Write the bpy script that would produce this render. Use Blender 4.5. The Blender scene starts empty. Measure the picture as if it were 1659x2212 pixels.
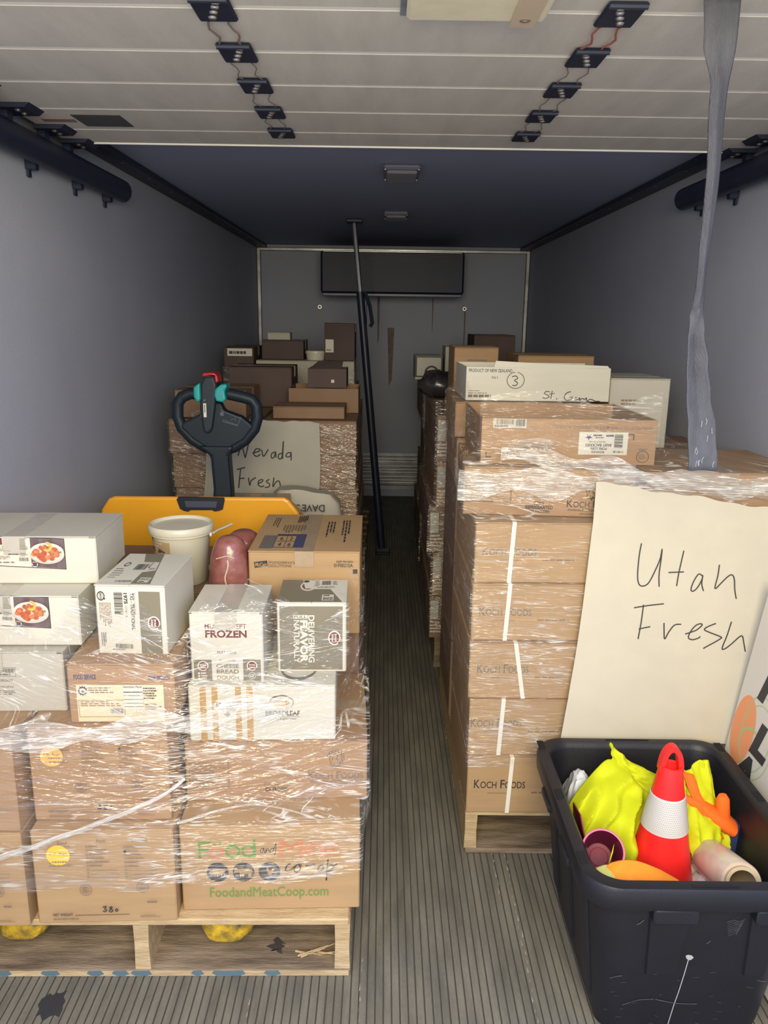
import bpy, math, random
import numpy as np
from mathutils import Vector, Matrix, noise

random.seed(7)
scene = bpy.context.scene
COL = scene.collection
PI = math.pi

# ------------------------------------------------------------------ camera
cam = bpy.data.objects.new('camera', bpy.data.cameras.new('camera'))
COL.objects.link(cam)
cam.data.lens = 1700.0 / 2212.0 * 36.0
cam.data.sensor_width = 36.0
cam.data.sensor_fit = 'AUTO'
cam.data.clip_start = 0.05
cam.location = (0.0, 0.0, 1.57)
cam.rotation_euler = (Matrix.Rotation(math.radians(-0.18), 3, 'Z') @ Matrix.Rotation(math.radians(90 - 13.75), 3, 'X')
                      @ Matrix.Rotation(math.radians(0.8), 3, 'Z')).to_euler()
scene.camera = cam

# ------------------------------------------------------------------ light
world = bpy.data.worlds.new('daylight')
scene.world = world
world.use_nodes = True
bg = world.node_tree.nodes['Background']
bg.inputs[0].default_value = (0.42, 0.55, 1.0, 1)
bg.inputs[1].default_value = 1.9


def area(name, loc, target, size, energy, color):
    l = bpy.data.lights.new(name, 'AREA')
    l.shape = 'RECTANGLE'
    l.size, l.size_y = size
    l.energy = energy
    l.color = color
    o = bpy.data.objects.new(name, l)
    COL.objects.link(o)
    o.location = loc
    o.rotation_euler = (Vector(target) - Vector(loc)).to_track_quat('-Z', 'Y').to_euler()
    return o


area('daylight_from_dock', (0.05, -0.5, 1.95), (0.08, 2.0, 0.78), (1.3, 1.1), 99, (1.0, 0.88, 0.56))
vs = scene.view_settings
vs.view_transform = 'Standard'
vs.look = 'None'
vs.exposure = 0.0
vs.gamma = 1.0
vs.use_curve_mapping = False
scene.cycles.max_bounces = 9
scene.cycles.diffuse_bounces = 6
scene.cycles.glossy_bounces = 3
scene.cycles.transmission_bounces = 3
scene.cycles.transparent_max_bounces = 14
scene.cycles.caustics_reflective = False
scene.cycles.caustics_refractive = False
scene.cycles.sample_clamp_indirect = 4.0

# ------------------------------------------------------------------ materials
MATS = {}


def mat(name, col, rough=0.6, metal=0.0, var=0.0, vscale=8.0, bump=0.0, bscale=60.0, stretch=(1, 1, 1), col2=None, spec=0.5,
        detail=4.0, coat=0.0, sub=None):
    if name in MATS:
        return MATS[name]
    m = bpy.data.materials.new(name)
    m.use_nodes = True
    nt = m.node_tree
    p = nt.nodes['Principled BSDF']
    p.inputs['Base Color'].default_value = (*col, 1)
    p.inputs['Roughness'].default_value = rough
    p.inputs['Metallic'].default_value = metal
    p.inputs['Specular IOR Level'].default_value = spec
    p.inputs['Coat Weight'].default_value = coat
    if var or bump or col2:
        tc = nt.nodes.new('ShaderNodeTexCoord')
        mp = nt.nodes.new('ShaderNodeMapping')
        mp.inputs['Scale'].default_value = stretch
        nt.links.new(tc.outputs['Object'], mp.inputs[0])
    if var or col2:
        n = nt.nodes.new('ShaderNodeTexNoise')
        n.inputs['Scale'].default_value = vscale
        n.inputs['Detail'].default_value = detail
        n.inputs['Roughness'].default_value = 0.6
        nt.links.new(mp.outputs[0], n.inputs['Vector'])
        r = nt.nodes.new('ShaderNodeValToRGB')
        r.color_ramp.elements[0].position = 0.32
        r.color_ramp.elements[1].position = 0.68
        c2 = col2 or tuple(c * (1 - var) for c in col)
        r.color_ramp.elements[0].color = (*c2, 1)
        r.color_ramp.elements[1].color = (*col, 1)
        nt.links.new(n.outputs['Fac'], r.inputs[0])
        nt.links.new(r.outputs[0], p.inputs['Base Color'])
    if bump:
        n2 = nt.nodes.new('ShaderNodeTexNoise')
        n2.inputs['Scale'].default_value = bscale
        n2.inputs['Detail'].default_value = 3.0
        nt.links.new(mp.outputs[0], n2.inputs['Vector'])
        b = nt.nodes.new('ShaderNodeBump')
        b.inputs['Strength'].default_value = bump
        b.inputs['Distance'].default_value = 0.01
        nt.links.new(n2.outputs['Fac'], b.inputs['Height'])
        nt.links.new(b.outputs[0], p.inputs['Normal'])
    MATS[name] = m
    return m


def film_mat(name, gloss, milk, rot, dens, rough=0.15, gate=0.5, base=0.0):
    """Clear stretch film: see-through, glossy stretched wrinkles, thin whitish strands painting both bunched film and bright glints."""
    m = bpy.data.materials.new(name)
    m.use_nodes = True
    nt = m.node_tree
    nt.nodes.clear()
    N, L = nt.nodes.new, nt.links.new
    out = N('ShaderNodeOutputMaterial')
    uv = N('ShaderNodeUVMap')
    uv.uv_map = 'UVMap'

    def math_(op, a, b=None, c=None, clamp=False):
        n = N('ShaderNodeMath'); n.operation = op; n.use_clamp = clamp
        for i, q in enumerate((a, b, c)):
            if q is None:
                continue
            if isinstance(q, (int, float)):
                n.inputs[i].default_value = q
            else:
                L(q, n.inputs[i])
        return n.outputs[0]

    def tex(rotation, sx, sy, detail=2.0, warp=0.0, off=0.0):
        mp = N('ShaderNodeMapping')
        mp.inputs['Rotation'].default_value = (0, 0, rotation)
        mp.inputs['Location'].default_value = (off, off * .7, off)
        L(uv.outputs[0], mp.inputs[0])
        mp2 = N('ShaderNodeMapping')
        mp2.inputs['Scale'].default_value = (sx, sy, 1)
        L(mp.outputs[0], mp2.inputs[0])
        n = N('ShaderNodeTexNoise')
        n.inputs['Scale'].default_value = 1.0
        n.inputs['Detail'].default_value = detail
        n.inputs['Roughness'].default_value = 0.55
        n.inputs['Distortion'].default_value = warp
        L(mp2.outputs[0], n.inputs['Vector'])
        return n.outputs['Fac']

    def ridge(n, w):
        """1 along the lines where the noise crosses a half, 0 elsewhere"""
        return math_('SUBTRACT', 1.0, math_('DIVIDE', math_('ABSOLUTE', math_('SUBTRACT', n, 0.5)), w), None, True)

    def step(n, a, w):
        mr = N('ShaderNodeMapRange'); mr.interpolation_type = 'SMOOTHSTEP'
        mr.inputs['From Min'].default_value = a - w; mr.inputs['From Max'].default_value = a + w
        L(n, mr.inputs['Value'])
        return mr.outputs[0]
    a = tex(rot, 4, dens, 2.0, 0.5)
    b = tex(-rot * .8, 5, dens * .8, 2.0, 0.6, 3.1)
    c = tex(0.03, 3, dens * 1.3, 2.0, 0.3, 7.7)
    la = math_('MULTIPLY', ridge(a, .022), step(tex(rot, 5, 11, 2, .3, 1.3), gate, .05))
    lb = math_('MULTIPLY', ridge(b, .022), step(tex(-rot, 5, 10, 2, .3, 5.3), gate + .02, .05))
    lc = math_('MULTIPLY', ridge(c, .024), step(tex(0, 3, 14, 2, .2, 9.3), gate, .05))
    lines = math_('MAXIMUM', math_('MAXIMUM', la, lb), lc)
    lines = math_('MULTIPLY', lines, step(tex(rot, 26, 60, 1, 0, 2.2), .46, .12))
    height = math_('ADD', math_('ADD', a, b), c)
    bump = N('ShaderNodeBump')
    bump.inputs['Strength'].default_value = 1.0
    bump.inputs['Distance'].default_value = 0.010
    L(height, bump.inputs['Height'])
    gl = N('ShaderNodeBsdfGlossy')
    gl.inputs['Color'].default_value = (1, 0.98, 0.93, 1)
    gl.inputs['Roughness'].default_value = rough
    L(bump.outputs[0], gl.inputs['Normal'])
    tr = N('ShaderNodeBsdfTransparent')
    tr.inputs['Color'].default_value = (0.985, 0.98, 0.97, 1)
    df = N('ShaderNodeBsdfDiffuse')
    df.inputs['Color'].default_value = (0.90, 0.88, 0.82, 1)  # diffuse white paints bunched strands and the film's light streaks
    m1 = N('ShaderNodeMixShader')
    m1.inputs[0].default_value = gloss
    L(tr.outputs[0], m1.inputs[1]); L(gl.outputs[0], m1.inputs[2])
    m2 = N('ShaderNodeMixShader')
    L(math_('MULTIPLY_ADD', lines, milk, base, True), m2.inputs[0])
    L(m1.outputs[0], m2.inputs[1]); L(df.outputs[0], m2.inputs[2])
    L(m2.outputs[0], out.inputs[0])
    MATS[name] = m
    return m


KRAFT = mat('kraft_board', (0.45, 0.29, 0.145), 0.75, var=0.13, vscale=5, bump=0.05, bscale=140, stretch=(1, 1, 6), spec=0.25)
KRAFT2 = mat('kraft_board_pink', (0.41, 0.255, 0.14), 0.75, var=0.15, vscale=5, bump=0.05, bscale=140, stretch=(1, 1, 6), spec=0.25)
KRAFT3 = mat('kraft_board_shaded', (0.30, 0.19, 0.125), 0.8, var=0.2, vscale=4, bump=0.05, bscale=140, spec=0.2)  # kraft darkened in its colour for cartons standing in dim light
WHITEB = mat('white_board', (0.62, 0.59, 0.50), 0.55, var=0.06, vscale=5, bump=0.03, bscale=120, stretch=(1, 1, 6), spec=0.3)
GREYB = mat('grey_white_board', (0.52, 0.49, 0.42), 0.6, var=0.1, vscale=4, bump=0.03, bscale=120, spec=0.3)
BROWNB = mat('brown_board_shaded', (0.12, 0.085, 0.08), 0.75, var=0.2, vscale=4, spec=0.2)  # brown taken darker to paint in the dimness of the rear loads
INK = mat('black_ink', (0.035, 0.032, 0.035), 0.6)
INKG = mat('grey_ink', (0.16, 0.14, 0.12), 0.6)
INKF = mat('faded_ink', (0.24, 0.16, 0.10), 0.6)
INKN = mat('navy_ink', (0.06, 0.06, 0.13), 0.6)
OLIVE = mat('olive_ink', (0.20, 0.175, 0.12), 0.55)
MAROON = mat('maroon_ink', (0.15, 0.035, 0.035), 0.5)
GREEN = mat('green_ink', (0.13, 0.27, 0.06), 0.6)
ORANGE = mat('orange_ink', (0.55, 0.19, 0.085), 0.6)
GOLD = mat('gold_ink', (0.47, 0.29, 0.11), 0.5)
PAPERW = mat('label_paper', (0.66, 0.62, 0.52), 0.5)
LABELY = mat('cream_label', (0.72, 0.60, 0.40), 0.5)
WOODPIC = mat('plank_print', (0.20, 0.14, 0.15), 0.5, var=0.45, vscale=60, stretch=(1, 1, 0.08))
FOODRED = mat('meat_print', (0.58, 0.13, 0.05), 0.4, var=0.4, vscale=120)
FOODOR = mat('orange_slice_print', (0.85, 0.40, 0.08), 0.4)
LEAFG = mat('leaf_print', (0.10, 0.22, 0.05), 0.4)
STKY = mat('yellow_sticker', (0.90, 0.56, 0.03), 0.5)
STKO = mat('orange_sticker', (0.88, 0.46, 0.12), 0.5)
TAPE = mat('clear_packing_tape', (0.42, 0.31, 0.20), 0.18, var=0.15, vscale=30, spec=0.6)
TAPEW = mat('clear_tape_on_white', (0.50, 0.46, 0.39), 0.16, var=0.1, vscale=30, spec=0.6)
STRAPW = mat('white_strapping', (0.80, 0.76, 0.66), 0.35)
GAPM = mat('board_edge', (0.08, 0.055, 0.035), 0.9)
WOOD = mat('pallet_wood', (0.62, 0.47, 0.26), 0.8, col2=(0.42, 0.29, 0.15), vscale=7, bump=0.35, bscale=40, stretch=(1.2, 9, 9), spec=0.2)
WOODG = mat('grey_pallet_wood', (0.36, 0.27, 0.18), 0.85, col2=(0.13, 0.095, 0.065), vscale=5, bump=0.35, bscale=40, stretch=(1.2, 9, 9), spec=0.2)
WALLM = mat('wall_panel', (0.43, 0.455, 0.56), 0.55, var=0.06, vscale=2.5, bump=0.12, bscale=260, spec=0.35)
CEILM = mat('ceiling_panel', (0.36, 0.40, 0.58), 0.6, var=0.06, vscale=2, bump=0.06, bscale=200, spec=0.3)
DOORM = mat('door_panel', (0.63, 0.61, 0.58), 0.55, var=0.13, vscale=5, bump=0.08, bscale=160, stretch=(3, 0.6, 1), spec=0.35)
DOORJ = mat('door_joint', (0.90, 0.89, 0.84), 0.5)
BLKM = mat('black_steel', (0.014, 0.02, 0.05), 0.45, var=0.3, vscale=12, spec=0.5)  # blue mixed into the black for the haze that lifts dark tones
STEEL = mat('galvanised_steel', (0.55, 0.55, 0.56), 0.3, 1.0, var=0.2, vscale=14)
ALU = mat('aluminium_trim', (0.46, 0.46, 0.47), 0.34, 1.0, var=0.5, vscale=5)
RUST = mat('rust_stain', (0.27, 0.21, 0.19), 0.8, var=0.3, vscale=30)
BLKP = mat('black_plastic', (0.011, 0.011, 0.016), 0.48, var=0.25, vscale=9, bump=0.06, bscale=220, spec=0.5)
SCUFF = mat('scuffed_plastic', (0.10, 0.105, 0.11), 0.6, var=0.6, vscale=40, stretch=(1, 1, 3))
SCRATCH = mat('white_scratch', (0.42, 0.41, 0.40), 0.7)
YELJ = mat('yellow_paint', (0.80, 0.37, 0.02), 0.35, var=0.08, vscale=6, spec=0.5)
YELW = mat('worn_yellow_paint', (0.84, 0.52, 0.015), 0.6, col2=(0.04, 0.045, 0.035), vscale=26, bump=0.3, bscale=60)
DKTEAL = mat('tiller_plastic', (0.010, 0.018, 0.028), 0.5, spec=0.3)
TEAL = mat('teal_button', (0.01, 0.30, 0.30), 0.4)
REDB = mat('red_button', (0.42, 0.02, 0.03), 0.4)
REDC = mat('cone_red', (0.90, 0.022, 0.02), 0.4, var=0.06, vscale=10, spec=0.5)
REFL = mat('reflective_sleeve', (0.64, 0.61, 0.56), 0.35, var=0.05)
REFLD = mat('sleeve_pattern', (0.46, 0.43, 0.39), 0.4)
HIVIS = mat('hi_vis_yellow', (0.58, 0.62, 0.012), 0.7, var=0.06, vscale=20, bump=0.12, bscale=350, spec=0.2)
ORC = mat('hi_vis_orange', (0.95, 0.16, 0.02), 0.7, bump=0.12, bscale=300, spec=0.2)
ORC2 = mat('orange_fabric', (0.92, 0.30, 0.03), 0.7, bump=0.12, bscale=300, spec=0.2)
NAVYC = mat('navy_cuff', (0.02, 0.03, 0.10), 0.8)
PURP = mat('purple_plastic', (0.17, 0.006, 0.045), 0.45, spec=0.25)
PINKR = mat('pink_rim', (0.42, 0.05, 0.13), 0.35)
BAGW = mat('white_bag', (0.70, 0.72, 0.72), 0.35, bump=0.3, bscale=40)
CORE = mat('cardboard_core', (0.55, 0.43, 0.29), 0.7, var=0.1)
ROLLF = mat('wound_film', (0.62, 0.55, 0.40), 0.16, col2=(0.55, 0.40, 0.36), vscale=14, spec=0.7)
BUCKW = mat('bucket_plastic', (0.66, 0.62, 0.50), 0.35, spec=0.5)
TANL = mat('tan_label', (0.42, 0.29, 0.15), 0.5)
MEAT = mat('vacuum_packed_meat', (0.22, 0.06, 0.045), 0.3, col2=(0.30, 0.13, 0.115), vscale=24, bump=0.35, bscale=30, spec=0.6, coat=0.2)
FATW = mat('plastic_seam', (0.62, 0.45, 0.38), 0.3)
SACK = mat('paper_sack', (0.50, 0.47, 0.40), 0.7, bump=0.2, bscale=18)
PAPER = mat('kraft_white_paper', (0.585, 0.53, 0.41), 0.75, var=0.05, vscale=10, bump=0.06, bscale=60, spec=0.2)
BOARDW = mat('sign_board', (0.66, 0.63, 0.57), 0.45)
PEACH = mat('peach_print', (0.83, 0.32, 0.14), 0.5)
STRAPM = mat('grey_webbing', (0.095, 0.098, 0.122), 0.85, var=0.25, vscale=40, bump=0.3, bscale=420, stretch=(1, 1, 0.3), spec=0.15)
DARKW = mat('dark_wrap', (0.045, 0.04, 0.045), 0.25, var=0.3, bump=0.4, bscale=20, spec=0.6)
EVAPM = mat('evaporator_case', (0.012, 0.018, 0.05), 0.5)
OUTG = mat('dock_concrete', (0.64, 0.56, 0.41), 0.9)
FILM = film_mat('stretch_film', 0.07, 0.68, 0.30, 70, 0.13, 0.56, 0.012)
FILMR = film_mat('stretch_film_flat', 0.04, 0.65, 0.10, 85, 0.13, 0.53, 0.03)
FILMB = film_mat('bunched_film', 0.12, 0.8, 0.08, 120, 0.15, 0.42, 0.14)


# ------------------------------------------------------------------ mesh builder
class MB:
    def __init__(self, T=None):
        self.v, self.f, self.m, self.mats = [], [], [], []
        self.T = T
        self.uv = None

    def mi(self, m):
        if m not in self.mats:
            self.mats.append(m)
        return self.mats.index(m)

    def raw(self, verts, faces, m):
        b = len(self.v)
        k = self.mi(m)
        for p in verts:
            self.v.append(tuple(self.T @ Vector(p)) if self.T else tuple(p))
        for f in faces:
            self.f.append([b + i for i in f])
            self.m.append(k)

    def poly(self, pts, m):
        self.raw(pts, [list(range(len(pts)))], m)

    def box(self, a, b, m, c=0.002):
        x0, y0, z0 = [min(p, q) for p, q in zip(a, b)]
        x1, y1, z1 = [max(p, q) for p, q in zip(a, b)]
        c = min(c, (x1 - x0) * .45, (y1 - y0) * .45, (z1 - z0) * .45)
        V, idx = [], {}
        for sx in (0, 1):
            for sy in (0, 1):
                for sz in (0, 1):
                    X, Y, Z = (x0, x1)[sx], (y0, y1)[sy], (z0, z1)[sz]
                    dx, dy, dz = (c, -c)[sx], (c, -c)[sy], (c, -c)[sz]
                    idx[sx, sy, sz, 0] = len(V); V.append((X, Y + dy, Z + dz))
                    idx[sx, sy, sz, 1] = len(V); V.append((X + dx, Y, Z + dz))
                    idx[sx, sy, sz, 2] = len(V); V.append((X + dx, Y + dy, Z))
        F = []
        for s in (0, 1):
            q = [idx[s, 0, 0, 0], idx[s, 1, 0, 0], idx[s, 1, 1, 0], idx[s, 0, 1, 0]]; F.append(q if s else q[::-1])
            q = [idx[0, s, 0, 1], idx[1, s, 0, 1], idx[1, s, 1, 1], idx[0, s, 1, 1]]; F.append(q[::-1] if s else q)
            q = [idx[0, 0, s, 2], idx[1, 0, s, 2], idx[1, 1, s, 2], idx[0, 1, s, 2]]; F.append(q if s else q[::-1])
        for i in (0, 1):
            for j in (0, 1):
                q = [idx[i, j, 0, 0], idx[i, j, 0, 1], idx[i, j, 1, 1], idx[i, j, 1, 0]]; F.append(q)
                q = [idx[i, 0, j, 0], idx[i, 0, j, 2], idx[i, 1, j, 2], idx[i, 1, j, 0]]; F.append(q)
                q = [idx[0, i, j, 1], idx[0, i, j, 2], idx[1, i, j, 2], idx[1, i, j, 1]]; F.append(q)
                for k in (0, 1):
                    F.append([idx[i, j, k, 0], idx[i, j, k, 1], idx[i, j, k, 2]])
        self.raw(V, F, m)

    def grid(self, fn, nu, nv, m, closed=False):
        V = [fn(i / nu, j / nv) for j in range(nv + 1) for i in range(nu + (0 if closed else 1))]
        w = nu + (0 if closed else 1)
        F = []
        for j in range(nv):
            for i in range(nu):
                i2 = (i + 1) % w
                F.append([j * w + i, j * w + i2, (j + 1) * w + i2, (j + 1) * w + i])
        self.raw(V, F, m)

    def tube(self, pts, r, m, n=10, caps=True, flat=1.0):
        P = [Vector(p) for p in pts]
        R = r if isinstance(r, (list, tuple)) else [r] * len(P)
        V, F = [], []
        up = None
        for i, p in enumerate(P):
            d = (P[min(i + 1, len(P) - 1)] - P[max(i - 1, 0)]).normalized()
            if up is None:
                up = Vector((0, 0, 1)) if abs(d.z) < .9 else Vector((0, 1, 0))
            a = d.cross(up).normalized()
            up = a.cross(d).normalized()
            for k in range(n):
                t = 2 * PI * k / n
                V.append(tuple(p + (a * math.cos(t) + up * math.sin(t) * flat) * R[i]))
        for i in range(len(P) - 1):
            for k in range(n):
                F.append([i * n + k, i * n + (k + 1) % n, (i + 1) * n + (k + 1) % n, (i + 1) * n + k])
        if caps:
            F.append(list(range(n))[::-1])
            F.append([(len(P) - 1) * n + k for k in range(n)])
        self.raw(V, F, m)

    def lathe(self, prof, m, n=40, T=None, a0=0.0, a1=2 * PI):
        full = abs(a1 - a0 - 2 * PI) < 1e-6
        V, F = [], []
        w = n if full else n + 1
        for r, z in prof:
            for k in range(w):
                t = a0 + (a1 - a0) * k / n
                p = Vector((r * math.cos(t), r * math.sin(t), z))
                V.append(tuple(T @ p if T else p))
        for j in range(len(prof) - 1):
            for k in range(n):
                k2 = (k + 1) % w
                F.append([j * w + k, j * w + k2, (j + 1) * w + k2, (j + 1) * w + k])
        self.raw(V, F, m)

    def prism(self, outline, y0, y1, m):
        """outline in (x, z), extruded along y"""
        n = len(outline)
        V = [(x, y0, z) for x, z in outline] + [(x, y1, z) for x, z in outline]
        F = [list(range(n)), list(range(n, 2 * n))[::-1]] + [[i, i + n, (i + 1) % n + n, (i + 1) % n] for i in range(n)]
        self.raw(V, F, m)

    def build(self, name, parent=None, smooth=False, fix=False):
        me = bpy.data.meshes.new(name)
        me.from_pydata(self.v, [], self.f)
        for m in self.mats:
            me.materials.append(m)
        me.polygons.foreach_set('material_index', self.m)
        if smooth:
            me.polygons.foreach_set('use_smooth', [True] * len(self.f))
        if self.uv is not None:
            lay = me.uv_layers.new(name='UVMap')
            buf = []
            for p in me.polygons:
                for vi in p.vertices:
                    buf.extend(self.uv[vi])
            lay.data.foreach_set('uv', buf)
        me.update()
        if fix:
            import bmesh
            bm = bmesh.new(); bm.from_mesh(me)
            bmesh.ops.recalc_face_normals(bm, faces=bm.faces)
            bm.to_mesh(me); bm.free()
        if smooth:
            try:
                me.set_sharp_from_angle(angle=math.radians(42))
            except Exception:
                pass
        o = bpy.data.objects.new(name, me)
        COL.objects.link(o)
        if parent:
            o.parent = parent
        return o


def thing(name, label, cat, loc=(0, 0, 0), rz=0.0, group=None):
    o = bpy.data.objects.new(name, None)
    COL.objects.link(o)
    o.empty_display_size = 0.05
    o.location = loc
    o.rotation_euler = (0, 0, rz)
    return tag(o, label, cat, group)


def tag(o, label, cat, group=None):
    o['label'] = label
    o['category'] = cat
    if group:
        o['group'] = group
    return o


def struct(o):
    o['kind'] = 'structure'
    return o


# ------------------------------------------------------------------ lettering and printed faces
_TXT = {}


def glyphs(txt, bold=0.0, shear=0.0):
    k = (txt, bold, shear)
    if k not in _TXT:
        cu = bpy.data.curves.new('lettering', 'FONT')
        cu.body = txt
        cu.size = 1.0
        cu.offset = bold
        cu.shear = shear
        cu.resolution_u = 3
        ob = bpy.data.objects.new('lettering', cu)
        me = bpy.data.meshes.new_from_object(ob)
        V = [(v.co.x, v.co.y) for v in me.vertices]
        F = [list(p.vertices) for p in me.polygons]
        bpy.data.objects.remove(ob)
        bpy.data.curves.remove(cu)
        bpy.data.meshes.remove(me)
        xs = [a for a, b in V]; ys = [b for a, b in V]
        x0, x1, y0, y1 = min(xs), max(xs), min(ys), max(ys)
        V = [((a - x0) / (x1 - x0), (b - y0) / (y1 - y0)) for a, b in V]
        _TXT[k] = (V, F)
    return _TXT[k]


class Face:
    """A printed face: drawing units (x right, y down) of `frame` spread over the face O + U*s + V*t, printed on side N."""

    def __init__(self, mb, O, U, V, N, frame, fn=None):
        self.mb, self.O, self.U, self.V, self.N = mb, Vector(O), Vector(U), Vector(V), Vector(N)
        self.fr = frame
        self.lay = 0.0005
        self.fn = fn

    def p(self, x, y, d=0.0):
        x0, x1, y0, y1 = self.fr
        s, t = (x - x0) / (x1 - x0), 1 - (y - y0) / (y1 - y0)
        if self.fn:
            q, n = self.fn(s, t)
            return q + n * (self.lay + d)
        return self.O + self.U * s + self.V * t + self.N * (self.lay + d)

    def poly(self, pts, m, up=True):
        P = [self.p(*q) for q in pts]
        nrm = Vector((0, 0, 0))
        for i in range(len(P)):
            nrm += P[i].cross(P[(i + 1) % len(P)])
        if nrm.dot(self.N) < 0:
            P = P[::-1]
        self.mb.poly(P, m)
        self.lay += 0.00004

    def rect(self, x0, y0, x1, y1, m):
        self.poly([(x0, y0), (x1, y0), (x1, y1), (x0, y1)], m)

    def frame(self, x0, y0, x1, y1, t, m):
        self.rect(x0, y0, x1, y0 + t, m); self.rect(x0, y1 - t, x1, y1, m)
        self.rect(x0, y0, x0 + t, y1, m); self.rect(x1 - t, y0, x1, y1, m)

    def disc(self, x, y, rx, ry, m, n=28):
        self.poly([(x + rx * math.cos(2 * PI * k / n), y + ry * math.sin(2 * PI * k / n)) for k in range(n)], m)

    def ring(self, x, y, rx, ry, t, m, a0=0.0, a1=360.0, n=36, t2=None):
        A = [math.radians(a0 + (a1 - a0) * k / n) for k in range(n + 1)]
        V, F = [], []
        for k, a in enumerate(A):
            w = t if t2 is None else t + (t2 - t) * k / n
            V.append(self.p(x + rx * math.cos(a), y + ry * math.sin(a)))
            V.append(self.p(x + (rx - w) * math.cos(a), y + (ry - w) * math.sin(a)))
        for k in range(n):
            F.append([2 * k, 2 * k + 1, 2 * k + 3, 2 * k + 2])
        self.mb.raw(V, F, m)
        self.lay += 0.00004

    def text(self, s, x0, y0, x1, y1, m, rot=0, bold=0.0, shear=0.0):
        V, F = glyphs(s, bold, shear)
        P = []
        for a, b in V:
            if rot == 0:
                q = (x0 + a * (x1 - x0), y1 - b * (y1 - y0))
            elif rot == 90:      # reads downwards
                q = (x0 + b * (x1 - x0), y0 + a * (y1 - y0))
            elif rot == 180:
                q = (x1 - a * (x1 - x0), y0 + b * (y1 - y0))
            else:                # reads upwards
                q = (x1 - b * (x1 - x0), y1 - a * (y1 - y0))
            P.append(self.p(*q))
        self.mb.raw(P, F, m)
        self.lay += 0.00004

    def lines(self, x0, y0, x1, y1, n, m, seed=1, fill=0.5, vert=False, dense=True):
        """illegible small print: rows broken into word-long dashes"""
        r = random.Random(seed)
        for i in range(n):
            if vert:
                w = (x1 - x0) / n
                a = x0 + w * i
                c = y0
                end = y0 + (y1 - y0) * r.uniform(.6, 1)
                while c < end:
                    L = (y1 - y0) * r.uniform(.06, .2)
                    self.rect(a, c, a + w * fill, min(c + L, end), m)
                    c += L + (y1 - y0) * .03
            else:
                h = (y1 - y0) / n
                a = y0 + h * i
                c = x0
                end = x0 + (x1 - x0) * r.uniform(.6, 1)
                while c < end:
                    L = (x1 - x0) * r.uniform(.06, .2)
                    self.rect(c, a, min(c + L, end), a + h * fill, m)
                    c += L + (x1 - x0) * .03

    def barcode(self, x0, y0, x1, y1, m, seed=3, n=22, vert=False):
        r = random.Random(seed)
        c = 0.0
        while c < 1:
            w = r.choice((.012, .012, .024, .036))
            g = r.choice((.012, .02, .03))
            e = min(1, c + w)
            if vert:
                self.rect(x0, y0 + (y1 - y0) * c, x1, y0 + (y1 - y0) * e, m)
            else:
                self.rect(x0 + (x1 - x0) * c, y0, x0 + (x1 - x0) * e, y1, m)
            c = e + g

    def stroke(self, pts, w, m, smooth=True):
        if smooth and len(pts) > 2:
            Q = []
            for i in range(len(pts) - 1):
                p0, p1, p2, p3 = pts[max(i - 1, 0)], pts[i], pts[i + 1], pts[min(i + 2, len(pts) - 1)]
                for k in range(5):
                    t = k / 5
                    Q.append(tuple(.5 * (2 * b + (c - a) * t + (2 * a - 5 * b + 4 * c - d) * t * t + (3 * b - a - 3 * c + d) * t ** 3)
                                   for a, b, c, d in zip(p0, p1, p2, p3)))
            Q.append(pts[-1])
            pts = Q
        V, F = [], []
        for i, (x, y) in enumerate(pts):
            a, b = pts[max(i - 1, 0)], pts[min(i + 1, len(pts) - 1)]
            dx, dy = b[0] - a[0], b[1] - a[1]
            l = math.hypot(dx, dy) or 1
            nx, ny = -dy / l * w / 2, dx / l * w / 2
            V.append(self.p(x + nx, y + ny)); V.append(self.p(x - nx, y - ny))
        for i in range(len(pts) - 1):
            F.append([2 * i, 2 * i + 1, 2 * i + 3, 2 * i + 2])
        self.mb.raw(V, F, m)
        self.lay += 0.00004

# ------------------------------------------------------------------ the truck box
XL, XR, Y0, YB, H = -1.09, 1.235, 1.12, 7.04, 2.175


def slab(name, a, b, m):
    mb = MB(); mb.box(a, b, m, 0.001)
    return struct(mb.build(name))


slab('wall_left', (XL - .08, Y0, -0.05), (XL, YB + .08, H + .1), WALLM)
slab('wall_right', (XR, Y0, -0.05), (XR + .08, YB + .08, H + .1), WALLM)
slab('ceiling', (XL - .08, Y0, H), (XR + .08, YB + .08, H + .1), CEILM)

# back wall with rust runs and the ribbed metal kick plate
mb = MB()
mb.box((XL, YB, -0.05), (XR, YB + .08, H + .05), WALLM, 0.001)
for x, z0, z1, w in ((-.05, 1.35, 1.76, .012), (.70, 1.2, 1.66, .007), (.06, 1.0, 1.5, .03), (.42, 1.45, 1.75, .006)):
    mb.poly([(x - w, YB - .0008, z1), (x - w * .4, YB - .0008, z0), (x + w * .5, YB - .0008, z0 + .05), (x + w, YB - .0008, z1)], RUST)
struct(mb.build('wall_back'))
mb = MB()
for k in range(9):
    z = .10 + k * .032
    mb.box((XL + .01, YB - .018, z), (XR - .01, YB, z + (.018 if k % 3 else .026)), ALU, .006)
mb.box((XL + .01, YB - .008, .06), (XR - .01, YB, .40), STEEL, .001)
struct(mb.build('baseboard_back'))

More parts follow.
